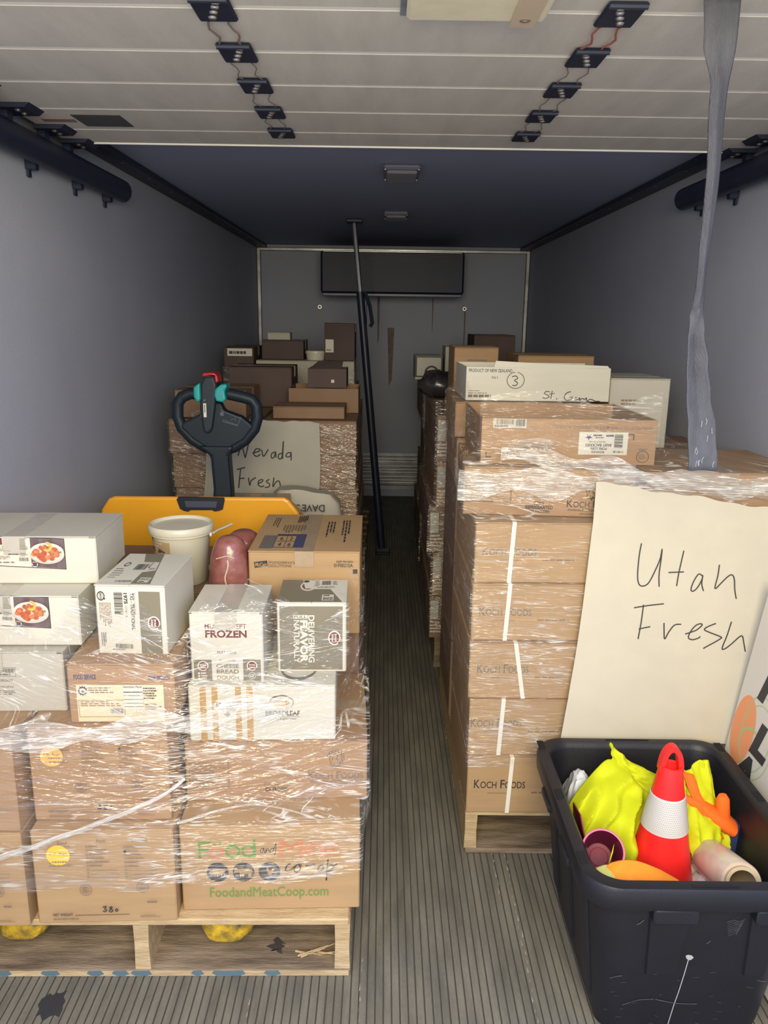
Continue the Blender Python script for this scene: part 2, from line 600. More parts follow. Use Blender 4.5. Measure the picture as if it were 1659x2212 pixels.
# ridged duct floor, one mesh
mb = MB()
pitch, x = 0.0195, XL - .02
prof = []
while x < XR + .02:
    prof += [(x, 0.0), (x + .0160, 0.0), (x + .0165, -.003), (x + .0188, -.003)]
    x += pitch
FLOORM = mat('ridged_metal_floor', (0.225, 0.208, 0.165), 0.6, col2=(0.13, 0.122, 0.10), vscale=5, bump=0.25, bscale=90,
             stretch=(4, 0.7, 1), spec=0.35)
GROOVE = mat('floor_groove', (0.085, 0.08, 0.07), 0.9)  # grooves are coloured darker than the ridge tops
V = [(a, y, b) for y in (Y0 - .35, YB) for a, b in prof]
n = len(prof)
for i in range(n - 1):
    flat = prof[i][1] == prof[i + 1][1] == 0.0
    b = len(mb.v)
    mb.raw([V[i], V[i + 1], V[n + i + 1], V[n + i]], [[0, 1, 2, 3]], FLOORM if flat else GROOVE)
mb.raw([(XL - .02, Y0 - .35, -.05), (XR + .02, Y0 - .35, -.05), (XR + .02, YB, -.05), (XL - .02, YB, -.05)], [[0, 3, 2, 1]], GROOVE)
# a tar-like blot and pale scrapes on the ridges
r = random.Random(4)
blot = [(-.755 + (.028 + r.uniform(-.008, .01)) * math.cos(t * PI / 9), 1.515 + (.042 + r.uniform(-.014, .012)) * math.sin(t * PI / 9), .0006)
        for t in range(18)]
mb.poly(blot, mat('tar_blot', (0.03, 0.03, 0.032), 0.8))
SCR = mat('floor_scrape', (0.42, 0.40, 0.35), 0.7)
for x0, y0, L, nn in ((.375, 1.45, .75, 26), (-.045, 1.33, .35, 12), (-.30, 1.3, .25, 8), (.345, 1.9, .2, 6)):
    for k in range(nn):
        y = y0 + L * k / nn
        a = x0 + (.02 * (y - y0)) + r.uniform(-.004, .004)
        mb.poly([(a, y, .0006), (a + r.uniform(.001, .004), y + .004, .0006), (a + r.uniform(.0, .003), y + L / nn * r.uniform(.5, 1), .0006)], SCR)
struct(mb.build('floor'))
mb = MB()
mb.box((-25, -30, -.12), (25, Y0 - .36, -.06), OUTG, .001)
struct(mb.build('ground'))

# corner and ceiling trims
for k, (a, b, m) in enumerate((
        ((XL, 2.0, 2.150), (-1.005, YB, H), BLKM), ((1.15, 2.0, 2.150), (XR, YB, H), BLKM),
        ((XL, YB - .03, .4), (XL + .032, YB, 2.15), ALU), ((XR - .032, YB - .03, .4), (XR, YB, 2.15), ALU),
        ((XL + .03, YB - .03, 2.125), (XR - .03, YB, 2.15), ALU))):
    mb = MB()
    mb.box(a, b, m, .004)
    if k < 2:
        xx = -1.03 if k == 0 else 1.175
        for j in range(11):
            mb.lathe([(0.0, 2.1475), (.005, 2.148), (.007, 2.150)], STEEL, 8, Matrix.Translation((xx, 2.95 + j * .36, 0)))
    struct(mb.build('trim_%d' % (k + 1)))

# overhead roll-up door, rolled back under the ceiling
door = bpy.data.objects.new('door_1', None); COL.objects.link(door); struct(door)
DY = [1.16, 1.615, 1.860, 2.104, 2.358, 2.602, 2.795]
DZ = 2.12
for i in range(6):
    mb = MB()
    mb.box((-1.045, DY[i] + .005, DZ), (1.19, DY[i + 1] - .005, DZ + .03), DOORM, .004)
    mb.build('panel', door)
    if i:
        mb = MB()
        mb.box((-1.04, DY[i] - .0055, DZ + .001), (1.185, DY[i] + .0055, DZ + .012), DOORJ, .001)
        mb.build('joint_seal', door)
mb = MB(); mb.box((-1.045, DY[6] - .004, DZ - .004), (1.19, DY[6] + .004, DZ + .03), DOORJ, .002); mb.build('edge_seal', door)
CORD = mat('dirty_cord', (0.20, 0.15, 0.12), 0.8)
CORDR = mat('red_cord', (0.32, 0.10, 0.08), 0.8)
for hx, sg in ((-.319, 1), (.424, -1)):
    for i in range(1, 6):
        y = DY[i] - .005
        mb = MB()
        mb.box((hx - .037, y - .055, DZ - .009), (hx + .037, y + .055, DZ - .0005), BLKM, .004)
        mb.tube([(hx - .034, y - .052, DZ - .008), (hx + .034, y - .052, DZ - .008)], .006, BLKM, 8)
        h = mb.build('hinge', door)
        for dx, dy in ((-.012, .03), (0.0, .005), (.012, -.02), (.02, -.04)):
            m2 = MB()
            m2.lathe([(0.0, DZ - .0135), (.006, DZ - .0125), (.0095, DZ - .008)], STEEL, 12, Matrix.Translation((hx + dx * sg * .6, y + dy, 0)))
            rv = m2.build('rivet', door, True); rv.parent = h
    for i in range(1, 5):
        for k, dx in enumerate((-.022, .02)):
            y0, y1 = DY[i] + .04, DY[i + 1] - .055
            pts = []
            for t in range(7):
                u = t / 6
                pts.append((hx + dx + math.sin(u * 9 + i * 2 + k) * .006, y0 + (y1 - y0) * u, DZ - .004 - .004 * math.sin(PI * u)))
            mb = MB(); mb.tube(pts, .0022 if i < 2 else .0014, CORDR if (sg < 0 and i == 1) else CORD, 6)
            mb.build('cord', door)
for sx, x in ((-1, -1.0), (1, 1.145)):
    for i in range(2, 7):
        y = DY[i] - .01
        mb = MB()
        mb.prism([(x + sx * .05, DZ - .012), (x + sx * .05, DZ), (x - sx * .045, DZ), (x - sx * .03, DZ - .012)], y - .05, y + .05, BLKM)
        for dy in (-.02, .02):
            mb.lathe([(0.0, DZ - .018), (.007, DZ - .016), (.010, DZ - .012)], STEEL, 10, Matrix.Translation((x, y + dy, 0)))
        mb.tube([(x + sx * .03, y, DZ - .02), (x + sx * .055, y, DZ - .02)], .018, BLKM, 12)
        mb.build('roller_bracket', door)
mb = MB(); mb.box((-.895, 2.425, DZ - .0015), (-.755, 2.56, DZ), mat('dark_sticker', (0.04, 0.045, 0.05), 0.35), .0003)
mb.build('sticker', door)
mb = MB(); mb.box((-1.0, 2.475, DZ - .0015), (-.905, 2.51, DZ), mat('dull_red_sticker', (0.24, 0.15, 0.14), 0.5), .0003)
mb.build('sticker', door)
# latch plate near the bottom edge of the door
mb = MB()
mb.box((.022, 1.40, DZ - .003), (.282, 1.636, DZ), mat('latch_plate', (0.25, 0.27, 0.32), 0.5, var=.2, vscale=30), .001)
lp = mb.build('latch', door)
CREAM = mat('cream_paint', (0.80, 0.76, 0.58), 0.5, var=.1, vscale=20)
mb = MB(); mb.box((.033, 1.42, DZ - .022), (.285, 1.603, DZ - .003), CREAM, .006); mb.build('latch_cover', lp).parent = lp
mb = MB()
TAN = mat('tan_tag', (0.55, 0.45, 0.34), 0.6)
mb.box((.222, 1.45, DZ - .028), (.268, 1.612, DZ - .021), TAN, .002)
mb.lathe([(.006, DZ - .029), (.010, DZ - .029), (.010, DZ - .027)], RUST, 14, Matrix.Translation((.245, 1.575, 0)))
mb.build('latch_tag', lp)

# door tracks on the side walls
for sx, xw, xc, lab in ((1, XL, -1.045, 'black steel door track on the left wall under the roll-up door'),
                        (-1, XR, 1.185, 'black steel door track on the right wall behind the hanging strap')):
    t = thing('door_track', lab, 'door track', (xc, 1.2, 2.05), 0, 'roll-up door tracks')
    mb = MB()
    V, F = [], []
    ring = []
    for k in range(13):
        a = math.radians(-150 + 300 * k / 12)
        ring.append((-sx * -1 * .0 + .036 * math.cos(a) * sx * -1 * -1, .042 * math.sin(a)))
    L = 2.14
    for y in (0, L):
        V += [(a, y, b) for a, b in ring] + [(a * .82, y, b * .82) for a, b in ring]
    n = 13
    for i in range(n - 1):
        F += [[i, i + 1, 2 * n + i + 1, 2 * n + i], [n + i, 3 * n + i, 3 * n + i + 1, n + i + 1],
              [i, n + i, n + i + 1, i + 1], [2 * n + i, 2 * n + i + 1, 3 * n + i + 1, 3 * n + i]]
    mb.raw(V, F, BLKM)
    mb.build('channel', t, True)
    for y in (.62, 1.35, 1.72, 2.02):
        m2 = MB()
        m2.box((-.045 * sx, y, -.055), (-.012 * sx, y + .03, .03), BLKM, .003)
        m2.box((-.043 * sx, y + .004, -.075), (-.035 * sx, y + .026, -.05), BLKM, .002)
        m2.build('bracket', t)

# dome lamps on the ceiling
for (x, y, w, d, lab) in ((.064, 3.50, .15, .26, 'grey rectangular dome lamp on the ceiling just behind the roll-up door'),
                          (.061, 4.88, .14, .2, 'small dark dome lamp on the ceiling deep in the truck')):
    t = thing('ceiling_lamp', lab, 'ceiling lamp', (x, y, H), 0, 'ceiling dome lamps')
    mb = MB()
    mb.box((-w / 2, -d / 2, -.022), (w / 2, d / 2, 0), mat('lamp_base', (0.17, 0.17, 0.24), 0.5), .008)
    mb.build('base', t)
    mb = MB()
    mb.box((-w / 2 + .012, -d / 2 + .012, -.036), (w / 2 - .012, d / 2 - .012, -.021), mat('lamp_lens', (0.24, 0.24, 0.28), 0.3), .012)
    mb.build('lens', t)
    for a in (-1, 1):
        for b in (-1, 1):
            mb = MB()
            mb.lathe([(0, -.026), (.006, -.025), (.007, -.022)], STEEL, 10, Matrix.Translation((a * (w / 2 - .008), b * (d / 2 - .008), 0)))
            mb.build('screw', t)

# evaporator on the back wall
t = thing('evaporator_unit', 'dark blue-black cooling unit hung high on the back wall', 'cooling unit', (.06, 6.7, 1.745))
mb = MB(); mb.box((-.56, -.30, .02), (.56, .34, .34), EVAPM, .015); mb.build('case', t)
mb = MB()
for k in range(9):
    mb.box((-.54, -.31, .25 + k * .009), (.54, -.298, .254 + k * .009), mat('grille_grey', (0.05, 0.055, 0.075), 0.4), .001)
mb.box((-.54, -.312, .33), (.54, -.298, .335), STEEL, .001)
mb.build('grille', t)
mb = MB(); mb.box((-.545, -.305, 0), (.545, -.1, .022), mat('drip_tray', (0.09, 0.10, 0.14), 0.35), .004); mb.build('drip_tray', t)
for x, lab in ((-.558, 'round bright bolt on the back wall, left of the cargo bar'), (.694, 'round bolt on the back wall with a rust run below it')):
    t = thing('wall_bolt', lab, 'bolt', (x, YB, 1.668), 0)
    mb = MB()
    T = Matrix.Rotation(PI / 2, 4, 'X')
    mb.lathe([(.0, .008), (.018, .008), (.02, .004), (.022, 0)], ALU, 18, T); mb.build('washer', t)
    mb = MB(); mb.lathe([(.0, .02), (.009, .019), (.010, .006)], BLKM, 6, T); mb.build('bolt_head', t)

# cargo bar wedged between ceiling and floor
t = thing('cargo_bar', 'long dark cargo bar standing in the aisle between floor and ceiling', 'cargo bar', (.012, 5.22, 0))
A, B = Vector((-.006, 0, .01)), Vector((-.209, .02, 2.172))
at_ = lambda s: A.lerp(B, s)
mb = MB(); mb.box((-.256, -.04, 2.155), (-.156, .08, 2.174), BLKM, .004); mb.build('ceiling_pad', t)
mb = MB(); mb.tube([at_(.78), at_(1.0) - Vector((0, 0, .018))], .016, STEEL, 12); mb.build('inner_tube', t)
mb = MB(); mb.tube([at_(.012), at_(.80)], .025, BLKM, 14); mb.build('outer_tube', t)
mb = MB(); mb.box((-.05, -.05, 0), (.05, .05, .022), BLKM, .006); mb.build('foot_pad', t)
mb = MB(); mb.tube([at_(.80) + Vector((.03, 0, .0)), at_(.76) + Vector((.055, 0, 0)), at_(.71) + Vector((.062, 0, 0)), at_(.70) + Vector((.045, 0, 0))], .012, BLKM, 8)
mb.box(tuple(at_(.62) + Vector((.005, -.02, 0))), tuple(at_(.80) + Vector((.045, .02, 0))), BLKM, .008)
mb.build('ratchet_handle', t)

# pull strap hanging from the door
t = thing('pull_strap', 'worn grey webbing strap hanging down from the roll-up door', 'strap', (.576, 1.53, 1.289))
ctl = [  # z, x centre, width seen, fold depth
    (2.178, .640, .071, .004), (2.10, .642, .066, .010), (2.012, .650, .038, .028), (1.842, .653, .031, .030), (1.75, .654, .028, .031),
    (1.663, .653, .024, .033), (1.60, .652, .026, .032), (1.551, .657, .033, .026), (1.49, .668, .044, .02), (1.425, .678, .051, .014),
    (1.35, .691, .060, .008), (1.258, .702, .063, .004)]
mb = MB()


def strap_pt(u, v):
    s = v * (len(ctl) - 1)
    i = min(int(s), len(ctl) - 2)
    f = s - i
    f = f * f * (3 - 2 * f)
    z, x, w, d = [a + (b - a) * f for a, b in zip(ctl[i], ctl[i + 1])]
    z = ctl[i][0] + (ctl[i + 1][0] - ctl[i][0]) * (s - i)
    skew = .30 if z > 1.6 else .5
    a = (u - skew)
    y = -d * (1 - abs(a) / max(skew, 1 - skew)) * math.tanh((z - 1.57) / .05) + .004 * math.sin(z * 23)
    return ((x - .64 + (u - .5) * w) * .9, y * .9, (z - 1.258) * .9)


mb.grid(strap_pt, 14, 70, STRAPM)
o = mb.build('webbing', t, True)
sm = o.modifiers.new('thickness', 'SOLIDIFY'); sm.thickness = .0028; sm.offset = 0
mb = MB()
FR = mat('frayed_thread', (0.32, 0.34, 0.40), 0.9)
r = random.Random(8)
for k in range(11):
    x = .058 + r.uniform(-.018, .020); z = .004 + r.uniform(-.003, .12) * (1 if k % 3 else .05)
    x -= (z * .11)
    mb.tube([(x, -.0035, z), (x + r.uniform(-.002, .002), -.0042, z + .006), (x + r.uniform(-.002, .002), -.0035, z + .012)], .0006, FR, 4)
mb.build('frayed_edge', t)['kind'] = 'stuff'

# ------------------------------------------------------------------ cartons
STACK = {}      # stack name -> list of (corner points, z0, z1), used to drape the stretch film


def carton(label, bl, br, z, h, d, m=KRAFT, prints=None, stack=None, seam='x', tape=True, gap=.002, strap=None, group=None, turn=.6,
           name='cardboard_box', open_top=False, top_m=None, stickers=None, slot=False):
    w = math.hypot(br[0] - bl[0], br[1] - bl[1])
    rz = math.atan2(br[1] - bl[1], br[0] - bl[0]) * turn
    mid = Vector(((bl[0] + br[0]) / 2, (bl[1] + br[1]) / 2, 0))
    c = mid + Vector((-math.sin(rz), math.cos(rz), 0)) * d / 2
    t = thing(name, label, 'box', (c.x, c.y, z), rz, group)
    t['category'] = 'box'
    if stack:
        R = Matrix.Rotation(rz, 2)
        STACK.setdefault(stack, []).append(([tuple(R @ Vector((sx * w / 2, sy * d / 2)) + c.xy) for sx in (-1, 1) for sy in (-1, 1)], z, z + h))
    W, D = w / 2, d / 2
    mb = MB()
    ft = .0035
    if open_top:
        k = .004
        mb.box((-W, -D, 0), (W, -D + k, h), m, .001); mb.box((-W, D - k, 0), (W, D, h), m, .001)
        mb.box((-W, -D + k, 0), (-W + k, D - k, h), m, .001); mb.box((W - k, -D + k, 0), (W, D - k, h), m, .001)
        mb.box((-W + k, -D + k, .001), (W - k, D - k, .006), m, .001)
    else:
        mb.box((-W, -D, 0), (W, D, h - ft), m, .003)
    faces = lambda fr, side='front': {
        'front': lambda: Face(mb, (-W, -D, 0), (w, 0, 0), (0, 0, h), (0, -1, 0), fr),
        'right': lambda: Face(mb, (W, -D, 0), (0, d, 0), (0, 0, h), (1, 0, 0), fr),
        'left': lambda: Face(mb, (-W, D, 0), (0, -d, 0), (0, 0, h), (-1, 0, 0), fr)}[side]()
    if slot:
        F = faces((0, 100, 0, 100)); F.rect(96, 0, 99.6, 3.2, GAPM); F.rect(.4, 0, 4, 2.6, GAPM)
    if prints:
        prints(faces)
    body = mb.build('body', t)
    if not open_top:
        g = gap / 2
        hf = []
        for s in (-1, 1):
            fb = MB()
            if seam == 'x':     # seam runs left-right
                fb.box((-W, s * g, h - ft), (W, s * (D + .0008), h), top_m or m, .0012)
                if s > 0 and prints and hasattr(prints, 'top'):
                    pass
            else:
                fb.box((s * g, -D - .0008, h - ft), (s * (W + .0008), D, h), top_m or m, .0012)
            if prints is not None and getattr(prints, 'top', None):
                fr = prints.top[0]
                if seam == 'x':
                    F = Face(fb, (-W, 0 if s > 0 else -D, h), (w, 0, 0), (0, D, 0), (0, 0, 1), fr)
                else:
                    F = Face(fb, (0 if s > 0 else -W, -D, h), (W, 0, 0), (0, d, 0), (0, 0, 1), fr)
                prints.top[1](F, s)
            fb.build('flap', t)
        if tape:
            tb = MB()
            tm = TAPEW if m in (WHITEB, GREYB) else TAPE
            tw = .026
            if seam == 'x':
                tb.box((-W - .0012, -tw, h - .0001), (W + .0012, tw, h + .0005), tm, .0001)
                tb.box((W + .0002, -tw, h - .055), (W + .0012, tw, h + .0003), tm, .0001)
            else:
                tb.box((-tw, -D - .0022, h - .0001), (tw, D + .0012, h + .0005), tm, .0001)
                tb.box((-tw, -D - .0022, h - .045), (tw, -D - .0012, h + .0003), tm, .0001)
            tb.build('tape', t)
    for sx in (strap or []):
        sb = MB()
        x, tilt = sx
        y = -D - .0022
        sb.raw([(x - .006 + tilt, y, .001), (x + .006 + tilt, y, .001), (x + .006, y, h), (x - .006, y, h),
                (x - .006, D, h + .0016), (x + .006, D, h + .0016), (x - .006, -D - .001, h + .0016), (x + .006, -D - .001, h + .0016)],
               [[0, 1, 2, 3], [3, 2, 7, 6], [6, 7, 5, 4]], STRAPW)
        so = sb.build('strap', t)
        md = so.modifiers.new('t', 'SOLIDIFY'); md.thickness = .0008; md.offset = 0
    for fn in (stickers or []):
        fn(t, W, D, h, w, d)
    return t


def koch(F, x0, x1, y0, y1, ink, bold=.0):
    w = x1 - x0
    ys = y0 + (y1 - y0) * .2
    for s, a, b, up in (('K', 0, .115, 1), ('OCH', .125, .44, 0), ('F', .515, .60, 1), ('OODS', .605, 1, 0)):
        F.text(s, x0 + w * a, y0 if up else ys, x0 + w * b, y1, ink, 0, bold)


def koch_logo(F, x, y, r, ink):
    """ring of feathers round a hen's head, with a tail flourish"""
    for k in range(11):
        a = 200 + k * 28
        F.ring(x + r * .82 * math.cos(math.radians(a)), y + r * .82 * math.sin(math.radians(a)), r * .22, r * .22, r * .07, ink, a - 120, a + 120, 10)
    F.ring(x, y, r * .72, r * .78, r * .07, ink, 130, 420)
    F.stroke([(x - r * .35, y + r * .3), (x - r * .3, y - r * .2), (x, y - r * .5), (x + r * .25, y - r * .25), (x + r * .1, y), (x + r * .3, y + r * .4)], r * .08, ink)
    F.stroke([(x - r * .5, y + r * 1.1), (x - r * .1, y + r * .95), (x, y + r * 1.25), (x + r * .15, y + r * .95), (x + r * .5, y + r * 1.1)], r * .1, ink)


def oval_logo(F, x, y, rx, ry, rot=0):
    """white-ringed maroon oval with two short words and two crumbs"""
    F.disc(x, y, rx, ry, PAPERW)
    F.disc(x, y, rx * .8, ry * .8, MAROON)
    if rot == 0:
        F.text('brazi', x - rx * .55, y - ry * .42, x + rx * .55, y - ry * .02, PAPERW, 0, .03)
        F.text('bites', x - rx * .5, y + ry * .08, x + rx * .55, y + ry * .5, PAPERW, 0, .03)
    else:
        F.text('brazi', x + rx * .04, y - ry * .55, x + rx * .45, y + ry * .5, PAPERW, 90, .03)
        F.text('bites', x - rx * .45, y - ry * .5, x - rx * .06, y + ry * .55, PAPERW, 90, .03)
    for dx, dy, q in ((.75, .62, .13), (.92, .4, .08), (.66, .86, .07)):
        F.disc(x + rx * dx, y + ry * dy, rx * q, ry * q, MAROON, 12)


# --- left front pallet, bottom layer
def pr_food(fc):
    F = fc((45, 1495, 945, 1650))
    I = 15
    # Food
    F.rect(192, 1070, 212, 1210, GREEN); F.rect(192, 1070, 292, 1090, GREEN); F.rect(192, 1130, 275, 1148, GREEN)
    F.ring(342, 1165, 58, 52, 17, ORANGE); F.ring(468, 1157, 62, 52, 19, GREEN); F.ring(592, 1155, 55, 52, 17, GREEN)
    F.rect(632, 1060, 652, 1205, GREEN)
    for x in (350, 470):
        F.poly([(x, 1112), (x - 15, 1095), (x - 40, 1088), (x - 30, 1105)], GREEN)
        F.poly([(x, 1112), (x + 5, 1090), (x + 35, 1070), (x + 30, 1095)], GREEN)
    F.stroke([(720, 1130), (697, 1138), (690, 1160), (705, 1164), (719, 1134), (723, 1166), (733, 1164), (738, 1134), (736, 1160), (755, 1132), (760, 1165), (778, 1160)], 5, INK)
    F.stroke([(797, 1133), (775, 1140), (768, 1160), (790, 1160), (818, 1088), (806, 1190)], 5, INK)
    # Meat
    F.text('M', 842, 1066, 1032, 1205, ORANGE); F.text('eat', 1046, 1070, 1328, 1200, ORANGE)
    for x in (340, 550, 760):
        F.disc(x, 1326, 88, 80, INK)
    K = KRAFT
    F.disc(345, 1320, 55, 26, K); F.disc(292, 1328, 18, 15, K); F.poly([(275, 1325), (262, 1334), (282, 1338)], K)   # pig
    for x in (312, 330, 365, 385):
        F.poly([(x, 1335), (x + 14, 1335), (x + 10, 1365), (x + 3, 1365)], K)
    F.ring(402, 1302, 9, 9, 3, K)
    F.poly([(500, 1300), (600, 1296), (620, 1315), (612, 1345), (530, 1342), (512, 1330)], K)                                  # cow
    F.poly([(502, 1302), (484, 1290), (470, 1312), (482, 1322), (508, 1330)], K); F.stroke([(478, 1292), (490, 1288), (498, 1296)], 4, K)
    for x in (520, 538, 588, 602):
        F.poly([(x, 1335), (x + 13, 1335), (x + 9, 1372), (x + 2, 1372)], K)
    F.stroke([(618, 1310), (626, 1335), (624, 1360)], 4, K)
    F.poly([(738, 1290), (750, 1282), (752, 1306), (768, 1318), (785, 1300), (796, 1304), (790, 1330), (772, 1350), (750, 1344), (738, 1322)], K)  # hen
    F.rect(758, 1345, 762, 1366, K); F.rect(768, 1345, 772, 1364, K)
    b = 11
    F.stroke([(930, 1262), (905, 1275), (890, 1308), (905, 1324), (940, 1308), (970, 1280)], b, INK)
    F.stroke([(985, 1268), (962, 1300), (972, 1330), (1003, 1322), (1012, 1290), (992, 1266), (1022, 1275)], b, INK)
    F.stroke([(1055, 1280), (1132, 1268)], b, INK)
    F.stroke([(1180, 1274), (1155, 1303), (1166, 1327), (1192, 1310), (1196, 1282), (1178, 1274)], b, INK)
    F.stroke([(1238, 1222), (1229, 1300), (1222, 1405)], b, INK)
    F.stroke([(1225, 1330), (1250, 1276), (1277, 1282), (1270, 1312), (1236, 1330), (1268, 1298), (1316, 1262)], b * .8, INK)
    F.text('FoodandMeatCoop.com', 272, 1452, 1238, 1560, GREEN)


pr_food.top = ((0, 100, 100, 0), lambda F, s: None)
carton('kraft carton printed with three black animal discs, bottom right of the left front pallet', (-.470, 1.626), (-.042, 1.652), .165, .234, .47,
       KRAFT, pr_food, 'L')


def pr_check(full):
    def fn(fc):
        F = fc((300, 1490, 1075, 1825))
        F.text('Beef', 520, 1155, 603, 1182, INKG); F.text('Pork', 850, 1143, 925, 1170, INKG); F.text('Chicken', 1138, 1135, 1272, 1164, INK if full else INKG)
        r = random.Random(5)
        for c, (x, n) in enumerate(((440, 6), (755, 9), (1078, 9))):
            for k in range(n):
                y = 1188 + k * 30
                F.frame(x, y, x + 18, y + 15, 2.5, INKG)
                if k < 6:
                    F.lines(x + 26, y + 1, x + r.uniform(130, 230), y + 15, 1, INKF, k + c, .8)
                else:
                    F.rect(x + 30, y + 12, x + 270, y + 14.5, INKG)
        F.rect(1078, 1217, 1098, 1235, INK)
        for x, y in ((735, 1532), (1217, 1512)):
            F.ring(x, y, 50, 46, 4, INKG); F.ring(x, y, 30, 26, 2.5, INKG)
            F.lines(x - 28, y - 22, x + 30, y + 26, 5, INKF, 3, .5)
        F.text('NET WEIGHT', 443, 1716, 612, 1738, INK if full else INKG, 0, .01); F.rect(630, 1732, 1090, 1736, INK)
        F.lines(443, 1758, 710, 1772, 1, INKF, 9, .8); F.lines(1187, 1745, 1370, 1765, 2, INKF, 4, .5); F.lines(1250, 1628, 1350, 1640, 1, INKG, 5, .9)
        w = 8
        F.stroke([(870, 1668), (900, 1664), (885, 1684), (902, 1694), (888, 1706), (868, 1700)], w, INK)
        F.stroke([(950, 1668), (928, 1672), (940, 1686), (955, 1700), (935, 1710), (922, 1700), (940, 1684), (952, 1668)], w, INK)
        F.stroke([(988, 1682), (976, 1695), (985, 1706), (998, 1696), (988, 1682)], w, INK)
    fn.top = ((0, 100, 100, 0), lambda F, s: None)
    return fn


def round_sticker(u, v, r, m, tilt):
    def fn(t, W, D, h, w, d):
        mb = MB()
        F = Face(mb, (-W, -D, 0), (w, 0, 0), (0, 0, h), (0, -1, 0), (0, w, 0, h))
        F.lay = .0022
        F.disc(u * w, v * h, r, r, m, 36)
        if tilt:
            F.text('2 lb. Bags', u * w - r * .75, v * h - r * .3, u * w + r * .75, v * h - r * .02, INKG, 0, .01, tilt)
        mb.build('round_sticker', t)
    return fn


carton('kraft carton with a yellow round sticker and 380 penned below, bottom layer', (-.800, 1.578), (-.476, 1.603), .165, .249, .40,
       KRAFT, pr_check(True), 'L', stickers=[round_sticker(.185, .25, .027, STKY, .35)])
carton('kraft carton cut by the frame, bottom left corner of the left front pallet', (-1.066, 1.565), (-.818, 1.577), .165, .252, .40,
       KRAFT, pr_check(False), 'L')
carton('kraft carton with an orange round sticker, on the yellow-stickered carton', (-.803, 1.619), (-.486, 1.634), .416, .242, .36,
       KRAFT2, pr_check(False), 'L', stickers=[round_sticker(.165, .30, .026, STKO, .1)])
carton('kraft carton at the left frame edge under the lowest white carton', (-1.066, 1.571), (-.818, 1.578), .419, .239, .36,
       KRAFT2, None, 'L')


def pr_koch_big(fc):
    F = fc((70, 1550, 262, 765))
    koch_logo(F, 1290, 405, 72, INKG)
    koch(F, 1065, 1515, 522, 585, INKG)
    F.text("America's Chicken Specialist", 1080, 592, 1512, 622, INKG, 0, 0, .3)
    F.text('OR FROZEN', 712, 655, 902, 690, INK, 0, .02); F.lines(700, 610, 900, 640, 2, INKF, 3, .5)
    F.frame(100, 430, 420, 640, 4, INKG); F.lines(120, 450, 400, 620, 8, INKF, 8, .4)
    F.lines(1180, 628, 1400, 640, 1, INKF, 2, .9)


carton('kraft carton with a ringed hen emblem, between the gold-striped carton and the animal-disc carton', (-.474, 1.724), (-.028, 1.762), .399, .159, .38,
       KRAFT2, pr_koch_big, 'L')


# --- third layer
def pr_striped(fc):
    F = fc((395, 727, 1480, 1603))
    for a, b in ((421, 435), (448, 461), (501, 514), (526, 540)):
        F.rect(a, 1481, b, 1603, GOLD)
    F.poly([(475, 1481), (487, 1481), (487, 1500), (481, 1496), (475, 1500)], GREYB)
    F.poly([(448, 1525), (466, 1506), (498, 1506), (515, 1525), (498, 1544), (466, 1544)], WHITEB)
    F.text('cervena', 457, 1516, 508, 1527, INKG, 0, .01); F.text('PURE VENISON', 461, 1530, 503, 1534.5, INKG, 0, .01)
    F.poly([(475, 1543), (482, 1537), (489, 1543), (482, 1550)], INKF)
    F.ring(604, 1518, 28, 17, 4.5, INKG, 190, 395, 30, .6)
    F.poly([(582, 1523), (590, 1514), (605, 1511), (618, 1515), (624, 1519), (612, 1525), (596, 1526)], GOLD)
    F.stroke([(580, 1522), (600, 1518), (622, 1519)], .8, WHITEB)
    F.text('BROADLEAF', 568, 1536, 646, 1547, INK, 0, .015); F.rect(570, 1549.5, 646, 1550.2, INKG)
    F.text('specialty & game meats', 576, 1551.5, 638, 1557, INKG)


pr_striped.top = ((395, 727, 1450, 1480), lambda F, s: (F.ring(640, 1462, 45, 14, 3, INKG) if s < 0 else None))
carton('long white carton with gold stripes and a leaf emblem, under the two cheese bread cartons', (-.462, 1.738), (-.107, 1.762), .558, .148, .36,
       WHITEB, pr_striped, 'L', tape=False)


def pr_foodservice(fc):
    F = fc((588, 1512, 1395, 1805))
    F.text('FOOD SERVICE', 645, 1466, 838, 1500, INKN, 0, .03); F.text('KEEP FROZEN', 1292, 1474, 1472, 1504, INKN, 0, .03)
    F.rect(660, 1538, 1415, 1792, LABELY)
    for k in range(12):
        a = k * PI / 6
        F.poly([(715 + 34 * math.cos(a - .2), 1578 + 26 * math.sin(a - .2)), (715 + 48 * math.cos(a), 1578 + 38 * math.sin(a)), (715 + 34 * math.cos(a + .2), 1578 + 26 * math.sin(a + .2))], INKN)
    F.ring(715, 1578, 36, 28, 8, INKN); F.disc(718, 1580, 14, 10, INKN)
    F.lines(765, 1555, 1040, 1600, 3, INKG, 3, .4); F.frame(672, 1640, 1072, 1760, 3, INKF); F.lines(690, 1650, 1050, 1690, 3, INKF, 4, .4)
    F.rect(1066, 1535, 1236, 1705, PAPERW); F.text('Nutrition Facts', 1070, 1540, 1230, 1556, INK, 0, .02)
    for k, y in enumerate((1582, 1608, 1634, 1660, 1684)):
        F.rect(1068, y, 1236, y + (7 if k == 0 else 4), INK if k < 2 else INKG)
    F.lines(1242, 1555, 1390, 1640, 5, INK, 7, .45); F.lines(1250, 1665, 1392, 1715, 3, INKG, 8, .45)
    F.rect(945, 1690, 1070, 1738, PAPERW); F.barcode(950, 1694, 1065, 1730, INKG, 4)


pr_foodservice.top = ((0, 100, 100, 0), lambda F, s: None)
carton('kraft carton printed FOOD SERVICE with a cream label, under the tilted olive and white carton', (-.708, 1.640), (-.468, 1.654), .658, .147, .34,
       KRAFT2, pr_foodservice, 'L')


